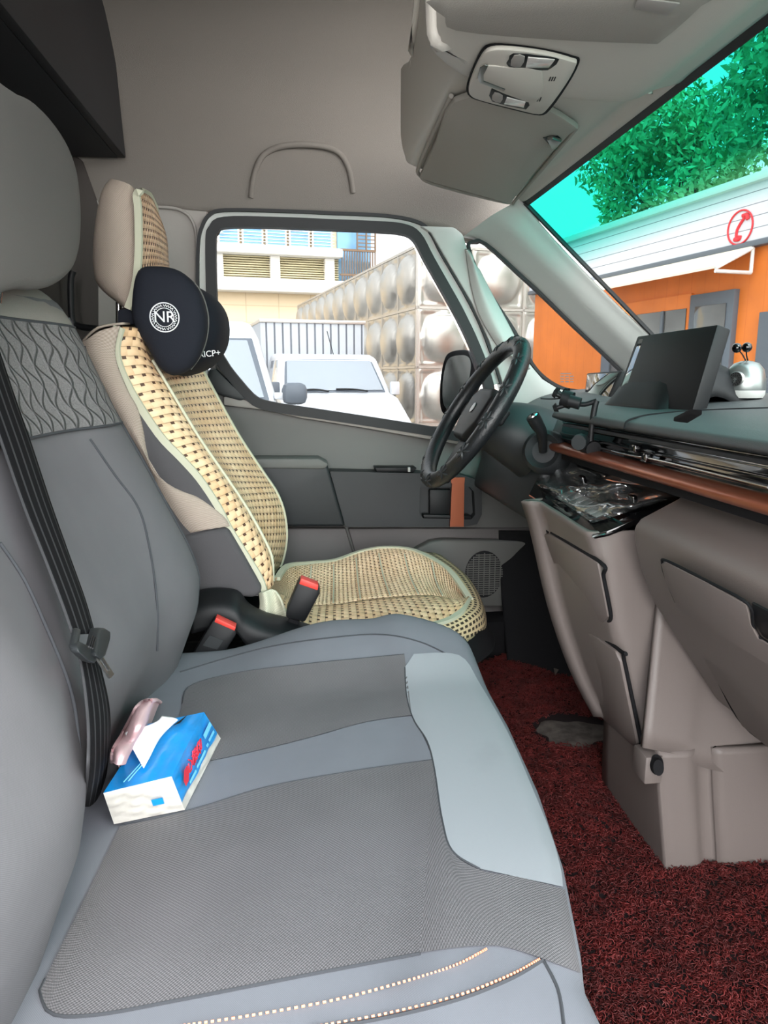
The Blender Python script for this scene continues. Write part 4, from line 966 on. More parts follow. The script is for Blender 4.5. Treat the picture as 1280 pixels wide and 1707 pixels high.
# ================================================================== BENCH
bs_ = empty('passenger_bench', (0, .75, 0), 'grey cloth bench seat filling the foreground with quilted backrest top', 'seat')
BZ = .33
ex = [(290, 1105), (440, 1060), (560, 1043), (640, 1040), (700, 1052), (760, 1085), (800, 1130), (850, 1220), (900, 1330), (940, 1450), (970, 1600), (976, 1660)]
epts = [P(a, b, z=BZ-.012) for a, b in ex]
fx = [(p.y, p.x) for p in epts[5:]][::-1]; fyv = [a for a, b in fx]; fxv = [b for a, b in fx]
fe = [(p.x, p.y) for p in epts[:6]]
def xfront(y): return float(np.interp(y, [0.0]+fyv, [fxv[0]+.01]+fxv))
ymax = lambda x: 1.215-.10*max(0, (x-.14)/.15)**2
def bz(x, y):
    """bench cushion top height"""
    xf = min(.30, xfront(min(y, 1.05))); e1 = xf-x; e2 = ymax(x)-y; h = BZ
    def rnd(e, r): return 0 if e >= r else (r-math.sqrt(max(0, r*r-(r-max(0, e))**2)))
    h -= rnd(e1, .03)+rnd(e2, .025)*.8
    sg = min(1, max(0, (x-(xf-.17))/.06)); h += .012*sg*sg*(3-2*sg)
    sf = min(1, max(0, (y-.98)/.20)); sb = min(1, max(0, (x+.16)/.22)); h += .046*sf*sf*(3-2*sf)*sb*sb*(3-2*sb)*(1-.35*min(1, max(0, (x-.14)/.14)))
    return h + .004*math.sin(min(1, max(0, (xf-x)/.5))*PI)
def hit(px, py, lift):
    def g(z):
        q = P(px, py, z=z); return z-bz(q.x, q.y)-lift
    z1 = .42; g1 = g(z1)
    while z1 > .25:
        z0 = z1-.004; g0 = g(z0)
        if g0 <= 0 < g1:
            for _ in range(20):
                m_ = (z0+z1)/2
                if g(m_) > 0: z1 = m_
                else: z0 = m_
            return P(px, py, z=z1)
        z1, g1 = z0, g0
    return P(px, py, z=BZ+lift)
rows = []
for i in range(111):
    t = i/110; y = .12+t*1.10
    r = []
    xf = xfront(min(y, 1.12))
    if y > 1.0: xf -= .0
    for j in range(51):
        u = j/50; u = 1-(1-u)**1.6; x = -.27+(xf+.27)*u
        yy = min(y, ymax(x)); r.append(Vector((x, yy, bz(x, yy))))
    r.append(Vector((xf+.004, min(y, ymax(xf)), BZ-.06))); r.append(Vector((xf-.004, min(y, ymax(xf)), BZ-.13)))
    rows.append(r)
rows.append([Vector((v.x, v.y+.002, BZ-.09)) for v in rows[-1]])
grid('cushion', rows, m_bmid, bs_, k=1, kv=1)
box('seat_base', (-.26, .12, .0), (.17, 1.14, .22), m_blackm, bs_, .01)
# inlaid panels following the cushion top
def panel(name, top, bot, m, lift=.0022, n=14, k=5):
    """two px polylines (same direction) bounding a panel on the cushion"""
    def on(p): return hit(p[0], p[1], lift)
    def samp(pl, N):
        v = [Vector((a, b, 0)) for a, b in pl]; s = smooth(v, 8); L = [0]
        for a, b in zip(s, s[1:]): L.append(L[-1]+(b-a).length)
        out = []
        for i in range(N+1):
            t = L[-1]*i/N; out.append((float(np.interp(t, L, [w.x for w in s])), float(np.interp(t, L, [w.y for w in s]))))
        return out
    A, B = samp(top, 40), samp(bot, 40); R_ = []
    for j in range(n+1):
        f_ = j/n; R_.append([on((a[0]*(1-f_)+b[0]*f_, a[1]*(1-f_)+b[1]*f_)) for a, b in zip(A, B)])
    o_ = grid(name, R_, m, bs_, k=1, kv=1)
    border = R_[0]+[r[-1] for r in R_[1:]]+R_[-1][::-1][1:]+[r[0] for r in R_[::-1][1:-1]]
    return o_, border
_, b1 = panel('near_knit_panel', [(200, 1377), (270, 1362), (340, 1343), (450, 1310), (600, 1283), (722, 1266)], [(66, 1650), (85, 1688), (160, 1690), (300, 1665), (500, 1626), (700, 1588)], m_bdark)
_, b2_ = panel('near_knit_panel_front', [(722, 1266), (735, 1360), (752, 1418), (800, 1450), (870, 1463), (942, 1483)], [(700, 1588), (740, 1582), (790, 1577), (840, 1578), (905, 1598), (968, 1622)], m_bdark)
_, b3 = panel('far_knit_panel', [(304, 1172), (318, 1142), (400, 1120), (520, 1105), (600, 1097), (674, 1090)], [(280, 1280), (350, 1268), (440, 1248), (520, 1228), (610, 1203), (686, 1192)], m_bdark)
_, b4 = panel('front_light_panel', [(675, 1112), (678, 1160), (690, 1200), (712, 1235), (724, 1280), (737, 1365), (754, 1418), (800, 1448)], [(690, 1090), (765, 1092), (800, 1140), (850, 1228), (890, 1320), (920, 1395), (935, 1450), (938, 1478)], m_blight)
_, b5 = panel('cross_band', [(284, 1282), (350, 1269), (440, 1249), (520, 1229), (610, 1204), (690, 1193)], [(205, 1374), (270, 1361), (340, 1342), (450, 1309), (600, 1282), (722, 1265)], m_bmid, .0018)
for b_ in (b1[:41], b1[54:96], b4[:41], b3[:41]): tube('seam', [p+Vector((0, 0, -.0008)) for p in b_], .0013, m_pipe, bs_, k=1, seg=6)
def onb(a, b, l=.002):
    return hit(a, b, l)
for nm, pl2 in (('stitching', [(300, 1710), (420, 1692), (560, 1666), (680, 1634), (760, 1608), (812, 1581)]), ('stitching', [(520, 1712), (640, 1690), (760, 1660), (850, 1625), (900, 1598)])):
    s = smooth([onb(a, b) for a, b in pl2], 24); bm = bmesh.new(); acc = 0
    for i in range(0, len(s)-2, 2):
        tube('', [s[i], s[i+1]], .0011, None, k=1, seg=5, bm=bm)
    fin(nm, bm, m_stitch, bs_)
tube('seam', [onb(q.x, q.y, .0006) for q in smooth([Vector((a, b, 0)) for a, b in ((510, 1718), (640, 1697), (760, 1667), (850, 1632), (905, 1600))], 8)], .0014, m_pipe, bs_, seg=6)
tube('seam', [onb(a, b, .0) for a, b in ((905, 1600), (930, 1650), (940, 1710))], .0014, m_pipe, bs_, seg=6)
tube('seam', [onb(q.x, q.y, .0006) for q in smooth([Vector((a, b, 0)) for a, b in ((300, 1120), (440, 1080), (560, 1062), (640, 1058), (700, 1070), (748, 1092))], 10)], .0013, m_pipe, bs_, k=1, seg=6)
# backrest
oe = [(290, 1125), (298, 1095), (326, 1015), (331, 965), (318, 920), (287, 862), (240, 775), (190, 688), (140, 585), (112, 530)]
op = [P(a, b, y=1.165) for a, b in oe]
zs = [p.z for p in op]; xs = [p.x for p in op]
def bxx(z): return float(np.interp(z, zs, xs))
ztop = zs[-1]
rows = []
zl = list(np.linspace(.27, ztop, 22))
for z in zl:
    X = bxx(z); R_ = [Vector((X-.11, 1.15, z)), Vector((X-.05, 1.178, z)), Vector((X-.012, 1.176, z)), Vector((X, 1.165, z))]
    for y, dx in ((1.14, .004), (1.08, -.004), (1.02, -.022), (.96, -.032), (.88, -.036), (.78, -.036), (.7, -.034), (.62, -.022), (.55, -.006), (.48, -.006), (.3, -.02), (.1, -.02)): R_.append(Vector((X+dx, y, z)))
    rows.append(R_)
last = rows[-1]
for d, u in ((.012, .020), (.035, .034), (.065, .040), (.09, .03)):
    rows.append([Vector((min(v.x-d, v.x-d), min(v.y, 1.165-d*.5), ztop+u)) for v in last])
grid('backrest', rows, m_bback, bs_, k=2, kv=2, uvs=1)
def bsurf(y, z, o=0):
    X = bxx(z); ys = [.1, .3, .48, .55, .62, .7, .78, .88, .96, 1.02, 1.08, 1.14, 1.165]; dx = [-.02, -.02, -.006, -.006, -.022, -.034, -.036, -.036, -.032, -.022, -.004, .004, 0]
    return Vector((X+float(np.interp(y, ys, dx))+o, y, z))
def onback(px, py, o=.003):
    y = .9
    for _ in range(40):
        q = P(px, py, y=y); s_ = bsurf(q.y, q.z, o); d = ray(px, py); t = (s_.x)/d.x if abs(d.x) > 1 else 1
        yn = d.y*t; y = y*.6+min(1.165, max(.3, yn))*.4
    return P(px, py, y=y)
# quilted upper panel and beige cap band: sampled in (y,z)
zq0 = P(195, 705, y=1.15).z; zq1 = P(118, 545, y=1.15).z
rows = []
for i in range(14):
    z = zq0+(zq1-zq0)*i/13
    rows.append([bsurf(y, z - .03*max(0, 1.0-abs(y-1.15)/.5)*0 , .004) for y in (1.163, 1.13, 1.08, 1.02, .96, .9, .84, .78, .7, .62, .5, .3, .1)])
grid('quilted_panel', rows, m_quilt, bs_, k=3, kv=2)
tube('seam', [r for r in rows[0]], .002, m_pipe, bs_, k=3)
tube('seam', [r for r in rows[-1]], .002, m_pipe, bs_, k=3)
rows = []
for i, (dz2, dx2) in enumerate(((0.0, .003), (.012, .003), (.03, -.003), (.05, -.016), (.066, -.045), (.07, -.09))):
    rows.append([bsurf(y, min(ztop, zq1), dx2)+Vector((-.02*dz2/.05, 0, max(0, zq1+dz2-min(ztop, zq1)))) for y in (1.160-(dz2*.3), 1.13, 1.08, 1.0, .9, .8, .6, .3, .1)])
grid('cap_band', rows, m_band, bs_, k=3, kv=3, thick=.004)
# seams of the lower back
for pl2 in ([(150, 732), (190, 790), (232, 850), (252, 930), (262, 1010), (262, 1085)], [(0, 905), (40, 965), (75, 1040), (115, 1140), (130, 1220), (135, 1320)]):
    tube('seam', [onback(a, b, .001) for a, b in pl2], .0016, m_pipe, bs_)
tube('edge_piping', [Vector((bxx(z)+.001, 1.168, z)) for z in zl], .0022, m_pipe, bs_, k=2)
# bench headrest
bh = empty('bench_headrest', (-.36, .93, .95), 'large grey headrest on the bench backrest', 'headrest')
ho = [(-70, 470), (20, 482), (72, 480), (108, 455), (122, 420), (126, 380), (125, 330), (118, 280), (98, 230), (60, 180), (20, 155), (-60, 140)]
hp = [P(a, b, x=-.33+.0*(i)) for i, (a, b) in enumerate(ho)]
def puff(name, pts, nrm, ty, m, root):
    o_ = smooth(pts, 4, True); c = sum(o_, Vector())/len(o_); bm = bmesh.new(); rings = []
    prof = [(1, 0), (.99, .35), (.955, .66), (.88, .86), (.75, .95), (.5, 1.0), (.25, 1.02)]
    full = [(s, -1.6*t) for s, t in prof[::-1]]+[(s, .3*t) for s, t in prof[1:]]
    for s, t in full: rings.append([bm.verts.new(c+(p-c)*s+nrm*t*ty) for p in o_])
    n = len(o_)
    for A, B in zip(rings, rings[1:]):
        for i in range(n): bm.faces.new((A[i], A[(i+1) % n], B[(i+1) % n], B[i]))
    bm.faces.new(rings[0]); bm.faces.new(rings[-1]); return fin(name, bm, m, root, 80)
puff('cushion', hp, Vector((1, 0, 0)), .045, m_headr, bh)
for yy in (.85, .99): tube('headrest_post', [Vector((-.39, yy, .86)), Vector((-.36, yy, 1.0))], .007, m_chrome, bh, k=1)
# ---- seat belt
sbt = empty('seat_belt', P(140, 1075, y=.68), 'black seat belt with dark tongue hanging over the bench backrest', 'seat belt')
def belt_(name, cen, w, root, m):
    rows = []
    for (a, b, wpx, o) in cen:
        l_, r_ = onback(a-wpx/2, b, o), onback(a+wpx/2, b, o)
        rows.append([l_, (l_+r_)/2+Vector((.002, 0, 0)), r_])
    return grid(name, rows, m, root, k=3, kv=5, thick=.0015)
belt_('webbing', [(-40, 540, 50, .02), (0, 660, 50, .02), (28, 740, 50, .022), (62, 840, 48, .026), (96, 930, 44, .03), (122, 1000, 42, .032), (140, 1056, 38, .034)], .048, sbt, m_web)
belt_('lower_webbing', [(146, 1085, 30, .03), (156, 1130, 34, .026), (164, 1180, 38, .022), (166, 1230, 36, .018), (162, 1290, 32, .010), (154, 1345, 28, .004)], .048, sbt, m_web)
tq0 = onback(142, 1072, .036)
tv = Vector((.009, -.005, .001))
slab('tongue_guide', [onback(*p, .034) for p in ((112, 1074), (118, 1068), (136, 1076), (150, 1086), (153, 1096), (144, 1105), (134, 1102), (116, 1086))], tv, m_doord, sbt, .004, 3)
slab('guide_side', [onback(*p, .034) for p in ((112, 1076), (118, 1046), (126, 1048), (121, 1078))], tv*.8, m_doord, sbt, .003)
slab('tongue_grip', [onback(*p, .036) for p in ((148, 1047), (158, 1046), (168, 1053), (167, 1066), (158, 1092), (150, 1098), (141, 1092), (139, 1084))], tv*1.3, m_doord, sbt, .004, 3)
for i in range(3): tube('grip_rib', [onback(153+i*3.2, 1060+i*1.5, .05), onback(148+i*3.2, 1078+i*1.5, .05)], .0008, m_black, sbt, k=1)
bm = bmesh.new()
T = [onback(*p, .042) for p in ((155, 1092), (162, 1086), (187, 1124), (180, 1131))]
Tc = sum(T, Vector())/4; Ti = [Tc+(p-Tc)*.55 for p in T]
A = [bm.verts.new(p) for p in T]; B = [bm.verts.new(p) for p in Ti]
for i in range(4): bm.faces.new((A[i], A[(i+1) % 4], B[(i+1) % 4], B[i]))
r_ = bmesh.ops.extrude_face_region(bm, geom=bm.faces[:]); bmesh.ops.translate(bm, vec=(.002, 0, 0), verts=[v for v in r_['geom'] if isinstance(v, bmesh.types.BMVert)])
fin('metal_tongue', bm, m_steel, sbt)
# ---- buckles
b1_ = empty('belt_buckle', P(490, 1035, y=1.27), 'black seat belt buckle with red button standing beside the straw cushion', 'buckle')
yb = 1.28
slab('body', [P(*p, y=yb) for p in ((499, 966), (533, 978), (533, 990), (508, 1038), (476, 1030), (478, 1015))], (.0, .028, 0), m_black, b1_, .004)
slab('red_button', [P(*p, y=yb-.0006) for p in ((502, 964), (531, 975), (530, 985), (498, 974))], (0, .022, .001), m_redb, b1_, .002)
slab('stalk', [P(*p, y=yb+.008) for p in ((482, 1030), (500, 1036), (490, 1058), (474, 1056))], (0, .01, 0), m_blackm, b1_, .002)
b2 = empty('belt_buckle', P(355, 1090, y=1.22), 'black seat belt buckle with red top between bench backrest and driver seat', 'buckle')
yb = 1.205
slab('body', [P(*p, y=yb) for p in ((356, 1032), (392, 1048), (394, 1058), (372, 1092), (322, 1104), (320, 1092))], (0, .026, 0), m_black, b2, .004)
slab('red_button', [P(*p, y=yb-.0005) for p in ((360, 1030), (393, 1046), (391, 1052), (357, 1037))], (0, .02, .001), m_redb, b2, .001)
slab('label_plate', [P(*p, y=yb-.0008) for p in ((350, 1059), (372, 1068), (362, 1083), (338, 1076))], (0, .001, 0), m_doord, b2, 0)
b1_['group'] = b2['group'] = 'seat belt buckles'
# dark hinge cover between the seats
rows = []
for y, dz in ((1.243, -.05), (1.25, -.006), (1.30, .010), (1.335, .0)):
    rows.append([P(a, b, y=1.25)+Vector((0, y-1.25, dz)) for a, b in ((318, 1010), (350, 1004), (390, 1008), (410, 1030), (440, 1046), (480, 1056), (540, 1075))])
grid('seat_hinge_cover', rows, m_black, ds, k=4, kv=4, thick=.004)
# ---- tissue pack
tz = BZ+.006; Ht = .056
BL, BR, FR = P(190, 1374, z=tz), P(308, 1350, z=tz), P(368, 1231, z=tz); FL = BL+(FR-BR)
tp = empty('tissue_pack', (BL+FR)/2, 'blue and white plastic pack of tissues lying on the bench', 'tissue pack')
TL, TR, UR = P(172, 1322, z=tz+Ht), P(286, 1294, z=tz+Ht), P(340, 1187, z=tz+Ht); UL = TL+(UR-TR)
def bil(a, b, c, d, u, v): return (a*(1-u)+b*u)*(1-v)+(d*(1-u)+c*u)*v
ru = random.Random(3)
def face(name, a, b, c, d, m, n=(9, 9), amp=.0015, nrm=None, puffy=0, u=(0, 1), v=(0, 1)):
    N_ = (b-a).cross(d-a).normalized(); 
    if nrm is not None and N_.dot(nrm) < 0: N_ = -N_
    R_ = []
    for j in range(n[1]):
        r = []
        for i in range(n[0]):
            uu = u[0]+(u[1]-u[0])*i/(n[0]-1); vv = v[0]+(v[1]-v[0])*j/(n[1]-1)
            e = 0 if (uu in (0, 1) or vv in (0, 1)) else 1
            r.append(bil(a, b, c, d, uu, vv)+N_*(e*(puffy*4*uu*(1-uu)*4*vv*(1-vv)*.25+amp*math.sin(uu*17+vv*9)*math.sin(vv*13-uu*5))))
        R_.append(r)
    return grid(name, R_, m, tp, k=2, kv=2)
Z = Vector((0, 0, 1)); cen = (BL+FR)/2
out_ = lambda a, b: ((a+b)/2-cen).normalized()
face('top_film', TL, TR, UR, UL, m_blue, nrm=Z, puffy=.004)
face('end_film', BL, BR, TR, TL, m_film, nrm=out_(BL, BR), amp=.002, puffy=.002)
face('side_film', BR, FR, UR, TR, m_blue, nrm=out_(BR, FR), v=(.22, 1), puffy=.002)
face('side_white_edge', BR, FR, UR, TR, m_film, nrm=out_(BR, FR), v=(0, .24), puffy=.0)
face('back_film', FL, BL, TL, UL, m_blue, nrm=out_(FL, BL), amp=.001)
face('far_film', FR, FL, UL, UR, m_film, nrm=out_(FR, FL))
slab('blue_mark', [bil(BL, BR, TR, TL, u, v)+out_(BL, BR)*.0025 for u, v in ((.62, .35), (.78, .35), (.78, .52), (.62, .52))], out_(BL, BR)*.001, m_blue, tp, 0)
SNr = (FR-BR).cross(TR-BR).normalized()
if SNr.dot(out_(BR, FR)) < 0: SNr = -SNr
def sm(u, v, o=.0035): return bil(BR, FR, UR, TR, u, v)+SNr*o
sdir = (sm(1, .5)-sm(0, .5)).normalized()
text('brand_lettering', '\u5fc3\u76f8\u5370', .019, frame(sm(.42, .66), SNr, sdir), m_redp, tp, .0006)
bm = bmesh.new(); pv = [sm(.16, .66, .0045)+(sdir*math.cos(2*PI*i/6)+SNr.cross(sdir)*math.sin(2*PI*i/6))*.011 for i in range(6)]; bm.faces.new([bm.verts.new(p) for p in pv]); fin('brand_mark', bm, m_redp, tp, flat=True)
for u0, u1, v_ in ((.18, .34, .40), (.38, .62, .42), (.68, .72, .44), (.76, .92, .46)):
    slab('white_print', [sm(u0, v_-.03), sm(u1, v_-.03), sm(u1, v_+.03), sm(u0, v_+.03)], SNr*.0006, m_cyan, tp, 0)
slab('white_print', [sm(.72, .62), sm(.94, .64), sm(.94, .76), sm(.72, .74)], SNr*.0006, m_cyan, tp, 0)
def tmk(u, v, o=.005): return bil(TL, TR, UR, UL, u, v)+Z*o
tube('opening_line', [tmk(.28, .02), tmk(.34, .16), tmk(.40, .3)], .0006, m_cyan, tp)
tube('opening_line', [tmk(.35, .02), tmk(.39, .14), tmk(.46, .3)], .0006, m_cyan, tp)
# pulled tissue
tz2 = tz+Ht
rows = []
g_ = [[(240, 1280, .008), (222, 1250, .03), (208, 1222, .05)], [(250, 1262, .010), (232, 1240, .038), (216, 1218, .055)], [(266, 1232, .012), (252, 1218, .045), (238, 1212, .055)], [(284, 1212, .014), (272, 1206, .036), (262, 1202, .04)], [(298, 1200, .010), (288, 1196, .03), (270, 1193, .035)]]
for r in g_: rows.append([P(a, b, z=tz2+h*.5) for a, b, h in r])
grid('pulled_tissue', rows, m_paper, tp, k=4, kv=4, thick=.0008)
slab('slot', [tmk(.58, .78, .0052), tmk(.68, .80, .0052), tmk(.74, .93, .0052)], (0, 0, .0004), m_blackm, tp, 0)
# ---- pink cloth
pk_ = empty('pink_cloth', P(235, 1230, y=.98), 'crumpled pink cloth lying behind the tissue pack against the backrest', 'cloth')
pkr = [[(187, 1270), (198, 1276), (214, 1272), (230, 1262)],
       [(190, 1250), (206, 1256), (222, 1258), (240, 1248)],
       [(203, 1226), (218, 1238), (236, 1236), (258, 1226)],
       [(217, 1200), (230, 1212), (250, 1214), (274, 1206)],
       [(229, 1178), (240, 1190), (262, 1194), (286, 1200)],
       [(240, 1169), (252, 1168), (266, 1170), (284, 1192)]]
rows = []
for i, r in enumerate(pkr):
    rows.append([onback(a, b, (.014, .040, .026, .040)[j]+.005*math.sin(2.1*i+j)) for j, (a, b) in enumerate(r)])
grid('folded_cloth', rows, m_pink, pk_, k=5, kv=5, thick=.003)
tube('cloth_hem', [r[0] for r in rows]+[rows[-1][1], rows[-1][2], rows[-1][3]], .0028, m_pink, pk_, k=5)

# ================================================================== OUTSIDE
U = Vector((-math.sin(math.radians(10.7)), math.cos(math.radians(10.7)), 0)); V = Vector((U.y, -U.x, 0))
m_ground = mat('yard concrete', (150, 148, 144), .9, nscale=2, namp=.1)
m_wpaint = mat('white car paint', (204, 205, 208), .25, coat=.3)
m_tank = mat('stainless tank steel', (196, 190, 182), .34, .75, nscale=3, namp=.08)
m_tankf = mat('tank seam steel', (205, 198, 190), .4, .6)
m_corr = ptex('corrugated grey box', (176, 178, 182), lines(0, .115, .22), (96, 98, 104), .6, .6, .02, coord='Object')
m_tile = ptex('beige wall tiles', (222, 200, 168), lambda nt, x, y, z: math_(nt, 'MAXIMUM', lines(0, 1.1, .03)(nt, x, y, z), lines(2, .55, .05)(nt, x, y, z)), (200, 176, 146), .8, 0, coord='Object')
m_corn = mat('white cornice', (226, 222, 216), .8)
m_louv = mat('cream louvre', (206, 194, 160), .8)
m_bglass = mat('blue window film', (120, 168, 205), .3, nscale=1.5, namp=.2)
m_rail = mat('brown railing', (126, 100, 78), .7)
m_cglass = mat('vehicle glass', (146, 152, 158), .08, coat=.5)
m_orange = ptex('orange plank cladding', (226, 122, 44), lines(0, .16, .02), (196, 96, 30), .55, .3, .01, coord='UV', nscale=3, namp=.1)
m_board = ptex('white clapboard', (212, 212, 216), lines(1, .088, .07), (130, 132, 138), .6, .6, .01, coord='UV')
m_awn = mat('cream awning', (235, 220, 196), .7)
m_gframe = mat('grey door frame', (92, 98, 106), .5)
m_dglass = mat('dim shop glass', (88, 86, 84), .08, coat=.4, nscale=2, namp=.4)
m_lamp2 = mat('headlamp lens', (190, 186, 180), .1, coat=.5)
m_bark = mat('bark', (82, 70, 58), .9, nscale=12, namp=.3)
m_fgr = mat('leaf green', (128, 160, 112), .6, nscale=1.2, namp=.3)
m_fgr2 = mat('leaf light green', (146, 176, 122), .6, nscale=1.2, namp=.3)
m_red = mat('red sign paint', (214, 52, 60), .6)
o = box('ground', (-40, -12, GZ-.1), (45, 60, GZ), m_ground, bw=0); tag(o, kind='structure')
def world(root, cu, fr, z=0): return None
OM = Matrix(((V.x, U.x, 0, 0), (V.y, U.y, 0, 0), (0, 0, 1, 0), (0, 0, 0, 1)))     # local x = V (right), y = U (away)
def oroot(name, p, *a, **k):
    o = empty(name, p, *a, **k); o.rotation_euler = OM.to_euler(); return o
def lfin(name, bm, m, root, ang=35, bw=0, seg=2):
    bmesh.ops.recalc_face_normals(bm, faces=bm.faces)
    if bw: bev(bm, bw, seg)
    me = bpy.data.meshes.new(name); bm.to_mesh(me); bm.free(); o = link(name, me, m, root); autosmooth(o, ang); return o
def lbox(name, lo_, hi_, m, root, bw=.01):
    bm = bmesh.new(); addbox(bm, lo_, hi_); return lfin(name, bm, m, root, bw=bw)
# ---- stainless water tank of pressed panels
S_ = .95
tc0 = D(697, 421, 12.0); tc0.z = 0
tk = oroot('water_tank', (tc0.x, tc0.y, GZ), 'huge stainless steel water tank of square panels with pressed domes', 'water tank')
lbox('tank_body', (.06, .06, .72), (4*S_-.06, 11*S_-.06, .74+3*S_-.02), m_tankf, tk)
lbox('tank_plinth', (.1, .1, 0), (4*S_-.1, 11*S_-.1, .74), m_ground, tk)
bm = bmesh.new(); N = 24
def prad(x, z):
    r = math.hypot(x, z)/.40; h = .17*math.sqrt(max(0, 1-r*r)) if r < 1 else 0
    e = max(abs(x), abs(z))/(S_/2)
    h += .03 if .86 < e < .93 else 0
    return h
g = [[bm.verts.new(((i/N-.5)*S_, -prad((i/N-.5)*S_, (j/N-.5)*S_), (j/N-.5)*S_)) for i in range(N+1)] for j in range(N+1)]
for j in range(N):
    for i in range(N): bm.faces.new((g[j][i], g[j][i+1], g[j+1][i+1], g[j+1][i]))
pm = bpy.data.meshes.new('tank_panel'); bm.to_mesh(pm); bm.free(); pm.materials.append(m_tank)
for p in pm.polygons: p.use_smooth = True
for rI in range(3):
    for cI in range(4):
        o = bpy.data.objects.new('tank_panel', pm); COL.objects.link(o); o.parent = tk; o.location = ((cI+.5)*S_, 0, .74+(rI+.5)*S_)
    for cI in range(11):
        o = bpy.data.objects.new('tank_panel', pm); COL.objects.link(o); o.parent = tk; o.location = (0, (cI+.5)*S_, .74+(rI+.5)*S_); o.rotation_euler = (0, 0, -PI/2)
bm = bmesh.new()
for r in range(4): addbox(bm, (-.03, -.035, .74+r*S_-.02), (4*S_, .0, .74+r*S_+.02)); addbox(bm, (-.035, -.03, .74+r*S_-.02), (0, 11*S_, .74+r*S_+.02))
for c in range(5): addbox(bm, (c*S_-.02, -.035, .74), (c*S_+.02, 0, .74+3*S_))
for c in range(12): addbox(bm, (-.035, c*S_-.02, .74), (0, c*S_+.02, .74+3*S_))
lfin('tank_seams', bm, m_tankf, tk)
# ---- far tiled building
DB = 26.0
bl = D(620, 500, DB)
bd = oroot('tiled_building', (bl.x, bl.y, GZ), 'far beige tiled building with louvres and blue windows behind the vehicles', 'building')
def hz_(py, d=DB): return .8+(627-py)/1211*d-GZ
zt = hz_(500); z1 = hz_(480); z2 = hz_(445); z3 = hz_(432)
Wb = 9.0; pxm = DB/1211
lbox('wall', (-Wb-6, 0, 0), (0, 6, zt), m_tile, bd)
lbox('lower_cornice', (-Wb-6, -.5, zt), (-.9, 1, z1), m_corn, bd, .05)
lbox('louvre_wall', (-Wb-6, .1, z1), (0, 6, z2), m_louv, bd)
bm = bmesh.new()
for i in range(10):
    z = z1+(z2-z1)*(i+.3)/10; addbox(bm, (-Wb-6, -.05, z), (-1.2, .1, z+.035))
lfin('louvre', bm, m_louv, bd)
for i in range(5):
    x = -1.55-i*1.85; lbox('pillar', (x-.16, -.25, z1), (x+.16, .1, z2), m_corn, bd, .02)
lbox('upper_cornice', (-Wb-6, -.5, z2), (-1.15, 1, z3), m_corn, bd, .04)
lbox('upper_wall', (-Wb-6, .2, z3), (-.2, 6, z3+2.6), m_tile, bd)
for i in range(12):
    x = -1.4-i*.78; f_ = lbox('window', (x-.70, -.02, z3+.05), (x, .2, z3+2.2), m_corn, bd, .01)
    lbox('pane', (x-.64, -.04, z3+.1), (x-.06, -.02, z3+2.15), m_bglass, f_, 0)
bm = bmesh.new()
for i in range(20):
    z = z3+.1*i+.05; addbox(bm, (-Wb-3, -.07, z), (-1.35, -.05, z+.02))
lfin('window_bars', bm, m_corn, bd)
bm = bmesh.new()
for i in range(14): addbox(bm, (-1.15+i*.09, -.3, z1-.1), (-1.12+i*.09, -.26, z2+.3))
addbox(bm, (-1.2, -.32, z1+.2), (0.05, -.24, z1+.26)); addbox(bm, (-1.2, -.32, z2+.25), (0.05, -.24, z2+.32))
lfin('balcony_railing', bm, m_rail, bd)
bm = bmesh.new()
for i in range(16): addbox(bm, (-.62, -.3, z3+.12*i), (.05, -.27, z3+.03+.12*i))
for x in (-.62, -.3, .02): addbox(bm, (x, -.32, z3), (x+.04, -.25, z3+2.2))
lfin('window_cage', bm, m_rail, bd)
lbox('stair_wall', (-1.2, .1, 0), (0, 5, z3+2.2), m_bglass, bd)
# ---- box truck facing us
def car(root, W_, L_, prof, m, name='cab', bw=.06, taper=.12, zb=.9):
    """side profile (y,z) extruded over the width, narrowing above the belt"""
    bm = bmesh.new(); sides = []
    for s in (-1, 1): sides.append([bm.verts.new((s*W_/2*(1-taper*max(0, (z-zb))), y, z)) for y, z in prof])
    n = len(prof)
    bm.faces.new(sides[0]); bm.faces.new(sides[1][::-1])
    for i in range(n): bm.faces.new((sides[0][i], sides[0][(i+1) % n], sides[1][(i+1) % n], sides[1][i]))
    return lfin(name, bm, m, root, 30, bw, 4)
DT = 9.2
tp0 = D(560, 640, DT); sT = DT/1211
tr_ = oroot('box_truck', (tp0.x, tp0.y, GZ), 'small white truck with corrugated grey cargo box, facing the cab', 'truck')
zr = .8+(627-590)*sT-GZ; zw = .8+(627-659)*sT-GZ; zh = .8+(627-705)*sT-GZ
WT = 1.52
car(tr_, WT, 2, [(-.95, .35), (-.98, zh-.08), (-.90, zh), (-.28, zw-.02), (.02, zw+.03), (.42, zr-.04), (.6, zr), (1.1, zr+.02), (1.25, zr-.1), (1.25, .35)], m_wpaint, taper=.24, zb=zw-.05)
def wspt(u, t, o=-.012): # windshield coordinates
    a = Vector((0, .0, zw+.035)); b = Vector((0, .42, zr-.055)); p = a+(b-a)*t; w = (WT/2-.09)*(1-.24*(p.z-zw)); return Vector((u*w, p.y+o, p.z-o*.2))
slab_l = lambda name, pts, vec, m, root, bw=.005: (lambda bm_: lfin(name, bm_, m, root, bw=bw))(_poly(pts, vec))
def _poly(pts, vec):
    bm = bmesh.new(); a = [bm.verts.new(p) for p in pts]; b = [bm.verts.new(Vector(p)+Vector(vec)) for p in pts]; n = len(a)
    bm.faces.new(a); bm.faces.new(b[::-1])
    for i in range(n): bm.faces.new([a[i], b[i], b[(i+1) % n], a[(i+1) % n]])
    return bm
